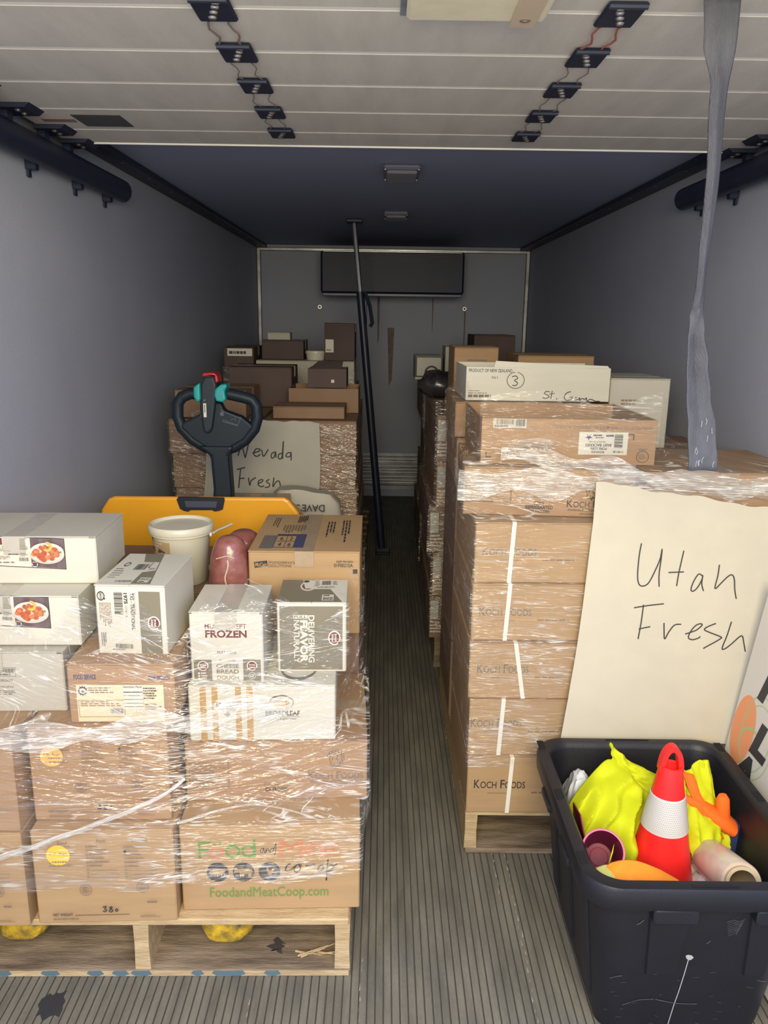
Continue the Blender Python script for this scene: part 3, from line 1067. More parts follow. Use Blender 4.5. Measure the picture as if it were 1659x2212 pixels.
def pr_plainwhite(fc):
    F = fc((-600, 575, 1290, 1800))
    F.frame(-100, 1420, 180, 1495, 3, INKG); F.barcode(-90, 1428, 172, 1462, INKG, 5, 30)
    F.lines(-90, 1470, 175, 1490, 1, INKG, 5, .6)
    F.text('08/30/2023', 8, 1516, 150, 1536, INKG, 0, 0, .2); F.text('08/20/2023', 8, 1574, 150, 1590, INKG, 0, 0, .2)
    F.lines(-60, 1612, 185, 1655, 3, INKG, 6, .45)


carton('plain white carton with only a printed barcode, third layer at the left frame edge', (-1.066, 1.680), (-.738, 1.703), .658, .152, .30,
       GREYB, pr_plainwhite, 'L', seam='y', slot=True)


def food_label(x0, y0):
    """framed food label: text panel at left, picture of a bowl of glazed chicken at right. Offsets in drawing units."""
    def fn(t, W, D, h, w, d):
        mb = MB()
        F = Face(mb, (-W, -D, 0), (w, 0, 0), (0, 0, h), (0, -1, 0), (870 - w * 3950 * 1.0, 870, 325, 325 + h * 3950 * .98))
        dx, dy = x0, y0
        F.poly([(-270 + dx, 312 + dy), (580 + dx, 345 + dy), (580 + dx, 645 + dy), (-270 + dx, 600 + dy)], INK)
        F.poly([(-262 + dx, 320 + dy), (574 + dx, 352 + dy), (574 + dx, 638 + dy), (-262 + dx, 593 + dy)], PAPERW)
        F.poly([(262 + dx, 338 + dy), (574 + dx, 352 + dy), (574 + dx, 638 + dy), (258 + dx, 618 + dy)], WOODPIC)
        F.text('D&D Foods', 12 + dx, 338 + dy, 158 + dx, 366 + dy, INKG)
        F.rect(-240 + dx, 340 + dy, 4 + dx, 405 + dy, MAROON)
        F.lines(15 + dx, 378 + dy, 145 + dx, 404 + dy, 2, INK, 3, .45); F.lines(-240 + dx, 415 + dy, 150 + dx, 470 + dy, 6, INKF, 4, .4)
        F.lines(168 + dx, 345 + dy, 248 + dx, 455 + dy, 9, INKG, 5, .45)
        F.text('KEEP FROZEN', 55 + dx, 487 + dy, 152 + dx, 498 + dy, INK, 0, .04); F.lines(-200 + dx, 510 + dy, 100 + dx, 545 + dy, 3, INKF, 6, .4)
        F.lines(165 + dx, 480 + dy, 240 + dx, 515 + dy, 3, INKG, 8, .4)
        F.barcode(155 + dx, 522 + dy, 245 + dx, 556 + dy, INKG, 9, 20); F.lines(-240 + dx, 562 + dy, 205 + dx, 574 + dy, 1, INKG, 9, .8)
        F.disc(420 + dx, 492 + dy, 160, 92, GREYB, 40); F.disc(420 + dx, 470 + dy, 158, 90, PAPERW, 40); F.disc(420 + dx, 482 + dy, 140, 72, GREYB, 40)
        rr = random.Random(12)
        for k in range(46):
            a, q = rr.uniform(0, 2 * PI), math.sqrt(rr.uniform(0, 1))
            x, y = 408 + dx + 115 * q * math.cos(a), 478 + dy + 70 * q * math.sin(a)
            F.disc(x, y, rr.uniform(18, 32), rr.uniform(13, 22), FOODRED if k % 4 else ORANGE, 12)
        F.ring(428 + dx, 415 + dy, 47, 47, 24, FOODOR, -100, 140, 26)
        F.ring(428 + dx, 415 + dy, 47, 47, 6, STKO, -100, 140, 26)
        for x, y in ((395, 425), (470, 492), (540, 470), (440, 470)):
            F.poly([(x + dx, y + dy), (x + 10 + dx, y - 14 + dy), (x + 16 + dx, y + 2 + dy), (x + 6 + dx, y + 8 + dy)], LEAFG)
        F.disc(302 + dx, 585 + dy, 29, 26, PAPERW); F.disc(302 + dx, 576 + dy, 24, 12, MAROON); F.disc(302 + dx, 593 + dy, 23, 10, INKN)
        o = mb.build('food_label', t)
    return fn


carton('white carton with a food picture label, second from the top at the left edge', (-1.064, 1.712), (-.703, 1.732), .813, .124, .26,
       WHITEB, None, 'L', seam='y', slot=True, stickers=[food_label(25, -8)], gap=.004)
carton('topmost white carton at left with a food picture label and taped lid', (-1.066, 1.790), (-.684, 1.818), .938, .119, .235,
       WHITEB, None, None, seam='y', slot=True, stickers=[food_label(0, 0)], gap=.004, top_m=GREYB)


def pr_txs(fc):
    F = fc((812, 1440, 708, 1318))
    F.rect(1205, 760, 1397, 1306, OLIVE)
    oval_logo(F, 1330, 1035, 56, 62, 90)
    F.text('TXS - TRADITIONAL', 1128, 775, 1160, 1098, INK, 90, .01); F.text('1975', 1070, 775, 1104, 870, INK, 90, .035)
    F.text('LOT 08 1 19', 1078, 885, 1096, 985, INKF, 90)
    F.text('Brazilian Cheese Bread', 1160, 775, 1176, 960, INKF, 90)
    F.barcode(983, 770, 1060, 965, INK, 6, 24, True)
    F.disc(868, 803, 34, 40, INK); F.disc(868, 803, 27, 30, GREYB); F.text('gluten free', 856, 778, 880, 828, INK, 90, .03)
    F.disc(900, 828, 6, 7, INK, 10); F.disc(896, 812, 4, 5, INK, 8)
    F.lines(850, 858, 962, 1080, 8, INKF, 3, .35, True); F.text('KEEP FROZEN', 868, 1140, 882, 1245, INKG, 90)
    F.lines(852, 1120, 905, 1258, 3, INKG, 5, .35, True)
    F.barcode(978, 1217, 1132, 1256, INKG, 7, 30); F.lines(950, 1262, 1110, 1270, 1, INKG, 3, .8)


def txs_top(F, s):
    if s < 0:
        return
    # right flap carries the plain half
    F.poly([(0, 8), (18, 8), (50, 90), (0, 90)], OLIVE)


def txs_top_all(F, s):
    m = {}
    if s < 0:
        F.poly([(52, 99), (74, 71), (100, 71), (100, 99)], OLIVE)
        F.rect(10, 5, 100, 70, WHITEB)
        F.disc(32, 62, 9, 7, INK, 18); F.disc(32, 62, 6.5, 4.6, GREYB, 18)
        F.lines(14, 20, 46, 52, 5, INKG, 4, .3); F.barcode(66, 44, 100, 62, INK, 7, 18); F.barcode(52, 6, 100, 10, INKG, 5, 20)
    else:
        F.poly([(0, 99), (12, 99), (56, 4), (0, 4)], OLIVE)
        F.poly([(0, 71), (22, 71), (34, 44), (0, 38)], WHITEB)
        F.text('1975', 2, 52, 8, 70, INK, 0, .03); F.text('TRADITIONAL', 9, 46, 28, 52, INK, 0, .01)
        F.rect(14, 8, 44, 22, PAPERW); F.text('BAKED', 17, 14, 42, 20, INK, 0, .02); F.lines(17, 9, 40, 13, 1, INK, 3, .7)


pr_txs.top = ((0, 100, 100, 0), txs_top_all)
carton('white carton with an olive band and sideways barcode on its end, beside the food-picture cartons', (-.653, 1.701), (-.492, 1.697), .805, .170, .245,
       WHITEB, pr_txs, 'L', seam='y', tape=False, turn=1.0, gap=.0005)


def pr_cheese(fc):
    F = fc((68, 692, 932, 1512))
    F.text('MUST BE KEPT', 199, 1031, 553, 1070, MAROON, 0, .004); F.text('FROZEN', 201, 1082, 554, 1145, MAROON, 0, .035)
    F.text('PULL HERE', 300, 1254, 462, 1281, INKG, 0, .01); F.text('MULTIPURPOSE', 314, 1328, 450, 1341, INKG, 0, .01)
    F.rect(93, 1330, 247, 1510, OLIVE); F.rect(516, 1326, 667, 1503, OLIVE)
    oval_logo(F, 171, 1382, 47, 42); oval_logo(F, 592, 1378, 45, 42)
    F.text('CHEESE', 286, 1364, 478, 1399, OLIVE, 0, .02); F.text('BREAD', 287, 1410, 478, 1445, OLIVE, 0, .02); F.text('DOUGH', 291, 1463, 475, 1496, OLIVE)
    for y in (1443, 1466, 1489):
        F.disc(135, y, 10, 9, PAPERW, 14); F.lines(152, y - 8, 215, y + 8, 1, PAPERW, int(y), .8)
    F.ring(592, 1460, 32, 29, 4, PAPERW); F.text('GF', 572, 1447, 612, 1473, PAPERW, 0, .02)


pr_cheese.top = ((0, 100, 100, 0), lambda F, s: None)
carton('white carton printed MUST BE KEPT FROZEN, on the left end of the gold-striped carton', (-.458, 1.767), (-.282, 1.773), .706, .180, .20,
       WHITEB, pr_cheese, 'L', seam='y', slot=True, gap=.005)


def pr_deliver(fc):
    F = fc((800, 1378, 862, 1428))
    F.rect(821, 892, 1347, 1408, OLIVE)
    F.text('DELIVERING', 1060, 964, 1112, 1348, PAPERW, 90, .02); F.rect(935, 962, 1056, 992, PAPERW); F.text('FULL', 942, 966, 1050, 989, OLIVE, 0, .03)
    F.text('FLAVOR', 990, 1003, 1056, 1350, PAPERW, 90, .05); F.text('NATURALLY', 938, 1003, 986, 1352, PAPERW, 90, .02)
    oval_logo(F, 1278, 1147, 52, 60, 90)


def deliver_top(F, s):
    if s < 0:
        F.rect(0, 2, 100, 98, OLIVE); F.disc(82, 30, 24, 22, PAPERW); F.disc(82, 30, 19, 16, MAROON)
        F.poly([(62, 4), (100, 4), (100, 42), (74, 42)], PAPERW)
        F.disc(74, 10, 9, 5, INK, 16)
    else:
        F.poly([(0, 2), (100, 2), (100, 60), (72, 60), (100, 98), (0, 98)], PAPERW)
        F.poly([(0, 44), (50, 44), (88, 98), (0, 98)], OLIVE)
        F.rect(28, 68, 62, 92, PAPERW); F.text('BAKES', 32, 78, 60, 90, INK, 0, .03); F.lines(32, 70, 58, 76, 1, INK, 3, .7)
        F.barcode(22, 8, 50, 26, INK, 4, 16); F.lines(2, 8, 18, 36, 5, INKG, 3, .3); F.lines(56, 12, 74, 30, 3, INKG, 3, .4); F.barcode(10, 38, 62, 42, INKG, 5, 20)


pr_deliver.top = ((0, 100, 0, 100), deliver_top)
carton('olive and white carton lettered DELIVERING FULL FLAVOR, on the right end of the striped carton', (-.255, 1.824), (-.084, 1.832), .706, .185, .175,
       WHITEB, pr_deliver, 'L', seam='y', tape=False, gap=.0005)


# --- rear half of the left front pallet
def pr_mccain(fc):
    F = fc((555, 1490, 440, 1150))
    F.poly([(602, 534), (712, 520), (716, 568), (606, 584)], INK)
    F.text("McCain", 610, 538, 708, 572, KRAFT, 0, .02, .2); F.rect(724, 520, 727, 582, INK)
    F.text('FOODSERVICE', 735, 526, 950, 548, INK, 0, .005); F.text('SOLUTIONS', 735, 554, 915, 576, INK, 0, .005)
    F.text('KEEP FROZEN', 1294, 516, 1432, 532, INK, 0, .02); F.text('01F00215A', 1272, 540, 1432, 571, INK, 0, .015)
    F.rect(1432, 588, 1470, 625, INK)


def mccain_top(F, s):
    if s < 0:
        F.rect(40, 58, 78, 62, INKN); F.rect(16, 62, 40, 94, INKG); F.frame(40, 62, 78, 92, 1.2, INKN)
        F.rect(78, 58, 96, 92, INKN); F.rect(44, 76, 78, 77, INKN); F.rect(60, 62, 61, 92, INKN)
        F.text('6', 48, 66, 54, 74, INK); F.text('2', 66, 66, 72, 74, INK); F.text('4', 48, 80, 54, 89, INK); F.text('6', 66, 80, 72, 89, INK)
        F.lines(22, 12, 36, 48, 3, INK, 3, .35, True); F.lines(46, 34, 92, 56, 8, INKG, 4, .5, True); F.lines(70, 8, 90, 30, 5, INK, 6, .6, True)
    else:
        F.lines(32, 22, 50, 72, 3, INK, 5, .5, True); F.lines(62, 18, 80, 78, 3, INK, 8, .5, True)


pr_mccain.top = ((0, 100, 0, 100), mccain_top)
carton('large tan kraft carton with a taped lid and tilted black logo, beside the meat', (-.364, 2.066), (-.058, 2.071), .709, .241, .415,
       KRAFT, pr_mccain, 'L', seam='y', gap=.003)
for k, (z, h, nm) in enumerate(((.165, .27, 'bottom'), (.437, .269, 'upper'))):
    carton('%s plain kraft carton under the large tan carton, back right of the left front pallet' % nm, (-.376, 2.17), (-.062, 2.17), z, h, .48, KRAFT3, None, 'L')
for k, (z, h, nm) in enumerate(((.165, .31, 'bottom'), (.477, .313, 'upper'))):
    carton('%s plain kraft carton under the white bucket, back left of the left front pallet' % nm, (-1.0, 2.17), (-.388, 2.17), z, h, .48, KRAFT3, None, 'L')

# --- right front pallet: five strapped cartons in front, five beside them, the rear rows
KX0 = .262
kz = [(.150, .181, 2.058, .262, .105, 0.006), (.332, .177, 2.073, .262, .112, .006), (.510, .169, 2.080, .257, .120, -.022),
      (.680, .170, 2.102, .260, .103, .006), (.851, .176, 2.112, .263, .100, .004)]
order = ('lowest', 'second from bottom', 'third from bottom', 'fourth from bottom', 'fifth from bottom')
tx = [(1023, 1134, 1686, 1704, 1008), (1017, 1126, 1553, 1571, 1013), (1031, 1141, 1437, 1455, 1014), (1035, 1147, 1312, 1330, 1019), (1042, 1157, 1183, 1201, 1026)]
yt = [(1640, 1757), (1513, 1632), (1394, 1510), (1262, 1385), (1131, 1260)]
for i, (z, h, y, x0, sx, tl) in enumerate(kz):
    w = .47
    pxm = 735 + 6 * i

    def pr(fc, i=i, pxm=pxm, w=w):
        a = tx[i]
        F = fc((a[4], a[4] + w * pxm, yt[i][0], yt[i][1]))
        koch(F, a[0], a[1], a[2], a[3], INK if i in (0,) else INKG, .01 if i == 0 else .004)
        F.text('www.kochfoods.com', a[0] + 30, a[3] + 7, a[0] + 78, a[3] + 12, INKG if i < 1 else INKF, 0, 0, .2)
        F.lines(a[1] + 14, a[3] + 7, a[1] + 110, a[3] + 12, 1, INKF, 3, .7)
    pr.top = ((0, 100, 100, 0), lambda F, s: None)
    sxm = {0: (1103 - 1008) / 735, 1: (1085 - 1013) / 741, 2: (1111 - 1014) / 747, 3: (1098 - 1019) / 753, 4: (1107 - 1026) / 759}[i] - w / 2
    carton('kraft carton with one white strap, %s in the right front column' % order[i], (x0, y), (x0 + w, y + .008), z, h, .50, KRAFT, pr, 'R',
           strap=[(sxm, -.008 if i != 2 else .028)], tape=False, group='strapped kraft cartons')
    carton('kraft carton behind the big paper sheet by the right wall, %s' % order[i], (.745, y + .01), (1.205, y + .012), z, h + (.012 if i == 4 else 0), .50,
           KRAFT, None, 'R', strap=[(-.1, .004)], tape=False, group='cartons behind the paper sheet')


def pr_k6(fc):
    F = fc((1000, 1000 + 365, 1005, 1112))
    koch_logo(F, 1273, 1052, 17, INK)
    koch(F, 1222, 1330, 1074, 1090, INK)
    F.text("America's Chicken Specialist", 1223, 1092, 1326, 1100, INK, 0, 0, .3); F.text('www.kochfoods.com', 1250, 1102, 1300, 1106, INK)
    F.text('KEEP', 1152, 1079, 1174, 1086.5, INK, 0, .02); F.text('REFRIGERATED', 1134, 1088, 1192, 1096, INK, 0, .03); F.text('OR FROZEN', 1142, 1098, 1185, 1104, INK, 0, .03)
    F.lines(1115, 1067, 1212, 1072, 1, INKG, 3, .6)
    F.frame(1004, 1040, 1102, 1082, 1.2, INK); F.lines(1015, 1046, 1096, 1060, 3, INKG, 4, .45); F.lines(1052, 1061, 1090, 1065, 1, INK, 4, .7); F.lines(1010, 1068, 1096, 1078, 2, INKF, 6, .4)


carton('kraft carton printed KEEP REFRIGERATED under thick bunched film, top of the strapped column', (.234, 2.204), (.716, 2.166), 1.029, .139, .44, KRAFT2, pr_k6, 'R', tape=False, turn=.7)
carton('low kraft carton at the right wall behind the foot of the hanging strap', (.74, 2.16), (1.205, 2.16), 1.041, .125, .42, KRAFT2, None, 'R', seam='y')


def pr_pork(fc):
    F = fc((455, 1492, 555, 830))
    F.text('DISTRIBUTED BY TYSON FRESH MEATS, INC. SPRINGDALE, AR 72762 U.S.A.', 862, 590, 1468, 612, INKG, 180, .005)
    F.frame(1322, 640, 1358, 676, 5, INK); F.rect(1320, 646, 1352, 678, KRAFT2)
    F.rect(484, 786, 516, 792, INK); F.rect(484, 758, 489, 792, INK); F.rect(584, 786, 616, 792, INK); F.rect(611, 762, 617, 792, INK)
    F.text('REFRIGERATED', 658, 782, 805, 796, INKG, 180, .01); F.text('KEEP', 725, 765, 765, 778, INKG, 180, .01)
    F.ring(1417, 777, 38, 36, 3, INK); F.lines(1390, 762, 1445, 795, 5, INKG, 3, .4); F.lines(1390, 728, 1445, 740, 2, INKG, 2, .5)


def pork_label(t, W, D, h, w, d):
    mb = MB()
    F = Face(mb, (-W, -D, 0), (w, 0, 0), (0, 0, h), (0, -1, 0), (455, 1492, 555, 830))
    F.lay = .0012
    F.rect(1032, 630, 1322, 768, PAPERW)
    st = []
    for k in range(10):
        a = PI / 2 + k * PI / 5; q = 24 if k % 2 == 0 else 9
        st.append((1090 + q * math.cos(a), 660 + q * .9 * math.sin(a)))
    F.poly(st, INKN)
    F.text('BABY BACKRIBS', 1072, 700, 1226, 718, INK, 180, .02); F.text('PORK LOIN', 1105, 722, 1200, 738, INK, 180, .02); F.text('BONELESS', 1110, 744, 1186, 758, INK, 180, .02)
    F.text('PRODUCT OF USA', 1094, 684, 1190, 693, INK, 180, .01); F.lines(1115, 645, 1190, 656, 1, INK, 4, .8); F.lines(1130, 660, 1182, 668, 1, INK, 6, .8); F.rect(1192, 645, 1236, 656, INK)
    F.barcode(1242, 642, 1292, 726, INK, 4, 20, True); F.text('7-1001-80', 1238, 742, 1300, 754, INK, 180, .01)
    mb.build('label', t)
    mb = MB()
    F = Face(mb, (-W, -D, 0), (w, 0, 0), (0, 0, h), (0, -1, 0), (455, 1492, 555, 830))
    F.lay = .0012
    F.rect(520, 556, 718, 612, GREYB); F.barcode(540, 560, 640, 590, INKF, 7, 18); F.barcode(655, 558, 708, 600, INKG, 9, 12); F.lines(530, 596, 640, 608, 1, INKG, 4, .7)
    mb.build('label', t)


carton('open kraft carton with an upside-down baby back ribs label', (.284, 2.248), (.788, 2.248), 1.169, .131, .45, KRAFT2, pr_pork, 'R', open_top=True, stickers=[pork_label])


def pr_nz(fc):
    F = fc((372, 1218, 255, 455))
    F.text('PRODUCT OF NEW ZEALAND', 386, 266, 640, 286, INK, 0, .01); F.text('461', 518, 308, 556, 324, INKG)
    F.lines(388, 395, 480, 403, 1, INKF, 4, .6); F.lines(386, 420, 545, 440, 1, INKG, 5, .8); F.lines(386, 408, 545, 416, 1, INKF, 8, .6)
    w = 5
    F.ring(662, 332, 52, 50, 3.5, INK, -80, 265)
    F.stroke([(640, 312), (660, 306), (673, 320), (655, 333), (673, 346), (665, 362), (643, 362)], w, INK)
    F.stroke([(866, 398), (845, 396), (836, 408), (858, 420), (862, 432), (838, 437), (826, 432)], w, INK)
    F.stroke([(880, 392), (875, 440)], w, INK); F.stroke([(864, 412), (897, 407)], w, INK); F.disc(910, 440, 4, 4, INK, 8)
    F.stroke([(990, 395), (965, 405), (953, 430), (968, 448), (995, 442), (1002, 428), (984, 430)], w, INK)
    F.stroke([(1010, 442), (1025, 430), (1014, 446), (1035, 442), (1046, 432), (1045, 448), (1060, 436), (1075, 441), (1084, 432), (1090, 452), (1106, 440), (1122, 443), (1136, 450), (1166, 452)], w, INK)


def nz_flap(t, W, D, h, w, d):
    mb = MB(); mb.prism([(-W + .095, h), (W - .004, h - .002), (W - .012, h + .008), (-W + .21, h + .016), (-W + .10, h + .021)], -D, -D + .004, WHITEB)
    mb.build('flap', t)


carton('white carton with a circled 3 and handwriting, top of the right front pallet', (.286, 2.745), (.786, 2.760), 1.301, .115, .33, WHITEB, pr_nz, 'R', open_top=True, stickers=[nz_flap])
carton('kraft carton in the upper rear left corner of the right front pallet, above another', (.250, 2.72), (.62, 2.72), 1.176, .122, .40, KRAFT2, None, 'R')
carton('kraft carton in the rear left corner of the right front pallet, top below two others', (.257, 2.70), (.62, 2.70), 1.031, .143, .42, KRAFT2, None, 'R')
for i in range(3):
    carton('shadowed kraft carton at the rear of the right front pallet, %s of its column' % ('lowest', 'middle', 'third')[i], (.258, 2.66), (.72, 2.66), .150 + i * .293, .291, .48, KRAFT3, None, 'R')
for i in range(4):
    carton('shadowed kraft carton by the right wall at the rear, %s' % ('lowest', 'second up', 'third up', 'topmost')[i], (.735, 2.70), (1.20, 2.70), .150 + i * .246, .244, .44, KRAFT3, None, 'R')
carton('off-white carton standing behind the handwritten white carton, near the right wall', (.800, 2.80), (1.012, 2.80), 1.134, .246, .30, GREYB,
       lambda fc: (lambda F: (F.lines(20, 30, 60, 40, 2, INKF, 3, .5), F.lines(20, 60, 60, 75, 3, INKF, 3, .5)))(fc((0, 100, 0, 100))), 'R')

# ------------------------------------------------------------------ pallets


def pallet(label, x, y, w, d, h=.165, rz=0.0, m=WOOD, mb2=WOODG, splinters=False):
    t = thing('wooden_pallet', label, 'pallet', (x, y, 0), rz, 'wooden pallets under the loads')
    r = random.Random(int(x * 100) + int(y * 10))
    th = .018
    for i in range(7):
        bw = .12 if i in (0, 6) else .09
        yy = (d - bw) * i / 6
        mb = MB(); mb.box((0, yy, h - th), (w + r.uniform(-.012, .006), yy + bw, h), m, .003); mb.build('deck_board', t)
    for i in range(4):
        bw = .17 if i in (0, 3) else .10
        yy = (d - bw) * i / 3
        mb = MB(); mb.box((r.uniform(-.004, .004), yy, 0.001), (w, yy + bw, th), mb2, .003)
        if splinters and i == 0:
            BL = mat('blue_paint_smear', (0.10, 0.165, 0.19), 0.7)
            F = Face(mb, (0, yy, 0.001), (w, 0, 0), (0, 0, th - .001), (0, -1, 0), (0, 100, 0, 100))
            F.rect(0, 3, 99.5, 97, m)
            for a, b in ((15, 18), (26, 29.5), (37, 40), (43, 46), (47.5, 51.5), (62, 64), (67, 74), (79.5, 82.5)):
                F.poly([(a, 8), (b, 3), (b + .7, 60), (b - .6, 95), (a + .6, 92), (a - .5, 50)], BL)
            for a in (66, 81):
                F.lay = .0005
            kn = MB.raw
            mb.poly([(w * (.815 + (.020 + .011 * math.sin(k * 4.3)) * math.cos(k * PI / 9)), .075 + (.022 + .010 * math.sin(k * 5.1 + 1)) * math.sin(k * PI / 9), th + .0008) for k in range(18)],
                    mat('wood_burn', (0.05, 0.04, 0.035), 0.9))
        mb.build('bottom_board', t)
    for xx in (0.0, w / 2 - .019, w - .04):
        mb = MB()
        o = [(xx, th), (xx + .038, th), (xx + .036, h * .5), (xx + .038, h - th), (xx + .001, h - th), (xx - .002 + .004, h * .55)]
        mb.prism(o, .004, d - .004, m)
        mb.build('stringer', t)
    if splinters:
        for k in range(7):
            mb = MB()
            a = w * .86 + r.uniform(0, .06)
            mb.tube([(a, .03 + r.uniform(0, .03), th + .002), (a + r.uniform(.03, .09), .02 + r.uniform(0, .03), th + r.uniform(.012, .04))], [.003, .0006], m, 5)
            mb.build('splinter', t)
    return t


pallet('pale wooden pallet with blue paint smears under the left front load', -1.075, 1.592, 1.014, 1.08, .164, math.radians(1.0), splinters=True)
pallet('grey weathered wooden pallet under the right front load, behind the black tote', .262, 2.072, .945, 1.1, .149, 0, WOOD, WOODG)
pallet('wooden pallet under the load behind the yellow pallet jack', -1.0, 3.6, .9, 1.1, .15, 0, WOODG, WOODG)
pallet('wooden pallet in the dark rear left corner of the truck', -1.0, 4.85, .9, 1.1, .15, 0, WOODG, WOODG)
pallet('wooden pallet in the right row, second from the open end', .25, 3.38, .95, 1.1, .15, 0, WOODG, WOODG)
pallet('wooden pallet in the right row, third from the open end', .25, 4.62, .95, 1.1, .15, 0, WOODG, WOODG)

# ------------------------------------------------------------------ yellow pallet jack
t = thing('pallet_jack', 'yellow electric pallet jack with a black tiller behind the left front load', 'pallet jack', (-.65, 2.9, 0))
mb = MB()
prof = [(-.36, .10), (.36, .10), (.365, .80), (.352, .845), (.318, .890), (.30, .900), (-.31, .896), (-.332, .886), (-.36, .845), (-.368, .80)]
n = len(prof)
mb.raw([(x, -.15, z + (.048 if z > .5 else 0)) for x, z in prof] + [(x * .97, .18, z - (.05 if z > .5 else 0)) for x, z in prof],
       [list(range(n)), list(range(n, 2 * n))[::-1]] + [[i, i + n, (i + 1) % n + n, (i + 1) % n] for i in range(n)], YELJ)
cov = mb.build('motor_cover', t)
bv = cov.modifiers.new('bevel', 'BEVEL'); bv.width = .014; bv.segments = 3; bv.limit_method = 'ANGLE'; bv.angle_limit = math.radians(40)
mb = MB()
NB = mat('navy_black_plastic', (0.015, 0.018, 0.03), 0.4)
o = [(-.079, .942), (.085, .942), (.088, .935), (.080, .900), (.066, .8945), (.05, .892), (.042, .897), (-.035, .896), (-.045, .890), (-.06, .893), (-.073, .90), (-.084, .934)]
mb.prism([(x, z - .0) for x, z in o], -.156, -.14, NB)
mb.prism([(-.055, .930), (.062, .930), (.057, .907), (-.05, .907)], -.1585, -.15, mat('recess_dark', (0.05, 0.06, 0.09), 0.5))
mb.build('grip_recess', t)
for s, x in ((1, .275), (-1, -.235)):
    mb = MB()
    n = 28
    V, F = [], []
    secs = [(-1.255, .35, .55), (-1.25, .62, .75), (-1.225, .85, .92), (-1.17, 1, 1), (-.9, 1, 1), (-.15, 1, 1)]
    for y, sw, sh in secs:
        for k in range(n):
            a = 2 * PI * k / n
            cx, cz = math.cos(a), math.sin(a)
            q = 3.2
            den = (abs(cx) ** q + abs(cz) ** q) ** (1 / q)
            V.append((x + .075 * sw * cx / den, y, .092 + .045 * sh * cz / den))
    for i in range(len(secs) - 1):
        for k in range(n):
            F.append([i * n + k, i * n + (k + 1) % n, (i + 1) * n + (k + 1) % n, (i + 1) * n + k])
    F.append(list(range(n))); F.append([(len(secs) - 1) * n + k for k in range(n)][::-1])
    mb.raw(V, F, YELW)
    fk = mb.build('fork', t, True, True)
    for yy in (-1.10, -1.0):
        m2 = MB(); m2.lathe([(.0, -.03), (.038, -.03), (.04, -.026), (.04, .026), (.038, .03), (0, .03)], NB, 20, Matrix.Translation((x, yy, .041)) @ Matrix.Rotation(PI / 2, 4, 'Y'))
        m2.build('load_wheel', t, True)
m2 = MB(); m2.lathe([(0, -.04), (.088, -.04), (.095, -.03), (.095, .03), (.088, .04), (0, .04)], NB, 28, Matrix.Translation((.0, .12, .096)) @ Matrix.Rotation(PI / 2, 4, 'Y'))
m2.build('drive_wheel', t, True)
# tiller; drawing frame: px -> local x, z
tx0 = lambda px: -.606 + (px - 475) * .00163 + .65
tz0 = lambda py: 1.214 - (py - 900) * .00168
mb = MB()
mb.prism([(tx0(440), .60), (tx0(503), .60), (tx0(503), tz0(1060)), (tx0(499), tz0(985)), (tx0(512), tz0(962)), (tx0(430), tz0(962)), (tx0(458), tz0(985)), (tx0(462), tz0(1060))][::1], -.04, .04, DKTEAL)
po = mb.build('tiller_post', t)
bv = po.modifiers.new('bevel', 'BEVEL'); bv.width = .012; bv.segments = 2
mb = MB()
P = lambda *q: [(tx0(a), -.005, tz0(b)) for a, b in q]
loop = P((440, 852), (415, 850), (396, 858), (386, 872), (384, 900), (392, 925), (415, 950), (445, 968), (478, 976), (510, 966), (535, 950), (556, 925), (564, 900), (562, 875), (552, 862), (530, 856), (500, 850))
mb.tube(loop, .0215, DKTEAL, 12)
mb.build('handle_loop', t, True)
mb = MB()
mb.prism([(tx0(a), tz0(b)) for a, b in ((449, 868), (484, 868), (492, 885), (530, 898), (548, 912), (556, 920), (535, 948), (505, 966), (480, 974), (450, 968), (418, 948), (392, 922), (398, 912), (438, 893))], -.03, .022, DKTEAL)
hd = mb.build('control_head', t)
bv = hd.modifiers.new('bevel', 'BEVEL'); bv.width = .008; bv.segments = 2
mb = MB()
mb.prism([(tx0(a), tz0(b)) for a, b in ((446, 930), (440, 880), (444, 828), (452, 812), (474, 810), (480, 830), (474, 880), (466, 925), (456, 936))], -.05, .03, mat('tiller_spine', (0.016, 0.026, 0.034), 0.5, spec=0.3))
sp = mb.build('spine', t)
bv = sp.modifiers.new('bevel', 'BEVEL'); bv.width = .012; bv.segments = 3
for pts in (((428, 834), (444, 824), (444, 862), (436, 868), (428, 856)), ((476, 838), (488, 828), (502, 826), (503, 834), (497, 842), (500, 860), (492, 866), (478, 864), (474, 852))):
    mb = MB(); mb.prism([(tx0(a), tz0(b)) for a, b in pts], -.055, .02, TEAL)
    q = mb.build('thumb_lever', t)
    bv = q.modifiers.new('bevel', 'BEVEL'); bv.width = .01; bv.segments = 3
mb = MB(); mb.prism([(tx0(a), tz0(b)) for a, b in ((446, 812), (450, 804), (474, 803), (482, 810), (483, 824), (476, 826), (474, 812))], -.045, .03, REDB)
q = mb.build('belly_button', t)
bv = q.modifiers.new('bevel', 'BEVEL'); bv.width = .008; bv.segments = 3
mb = MB()
F = Face(mb, (tx0(449), -.051, tz0(898)), (.0105, 0, 0), (0, 0, .050), (0, -1, 0), (0, 10, 0, 50))
F.rect(0, 0, 10, 50, PAPERW); F.lines(3, 5, 7, 45, 1, INK, 4, .9, True)
F.poly([(2, -14), (8, -14), (8, -10), (6, -10), (6, -8), (2, -8)], INKG)
mb.build('white_label', t)
mb = MB()
F = Face(mb, (tx0(384), -.0305, tz0(976)), (180 * .00163, 0, 0), (0, 0, 126 * .00168), (0, -1, 0), (384, 564, 850, 976))
GR = mat('panel_line', (0.07, 0.085, 0.10), 0.5)
F.stroke([(484, 884), (530, 902), (520, 917), (488, 908)], 1.6, GR, False)
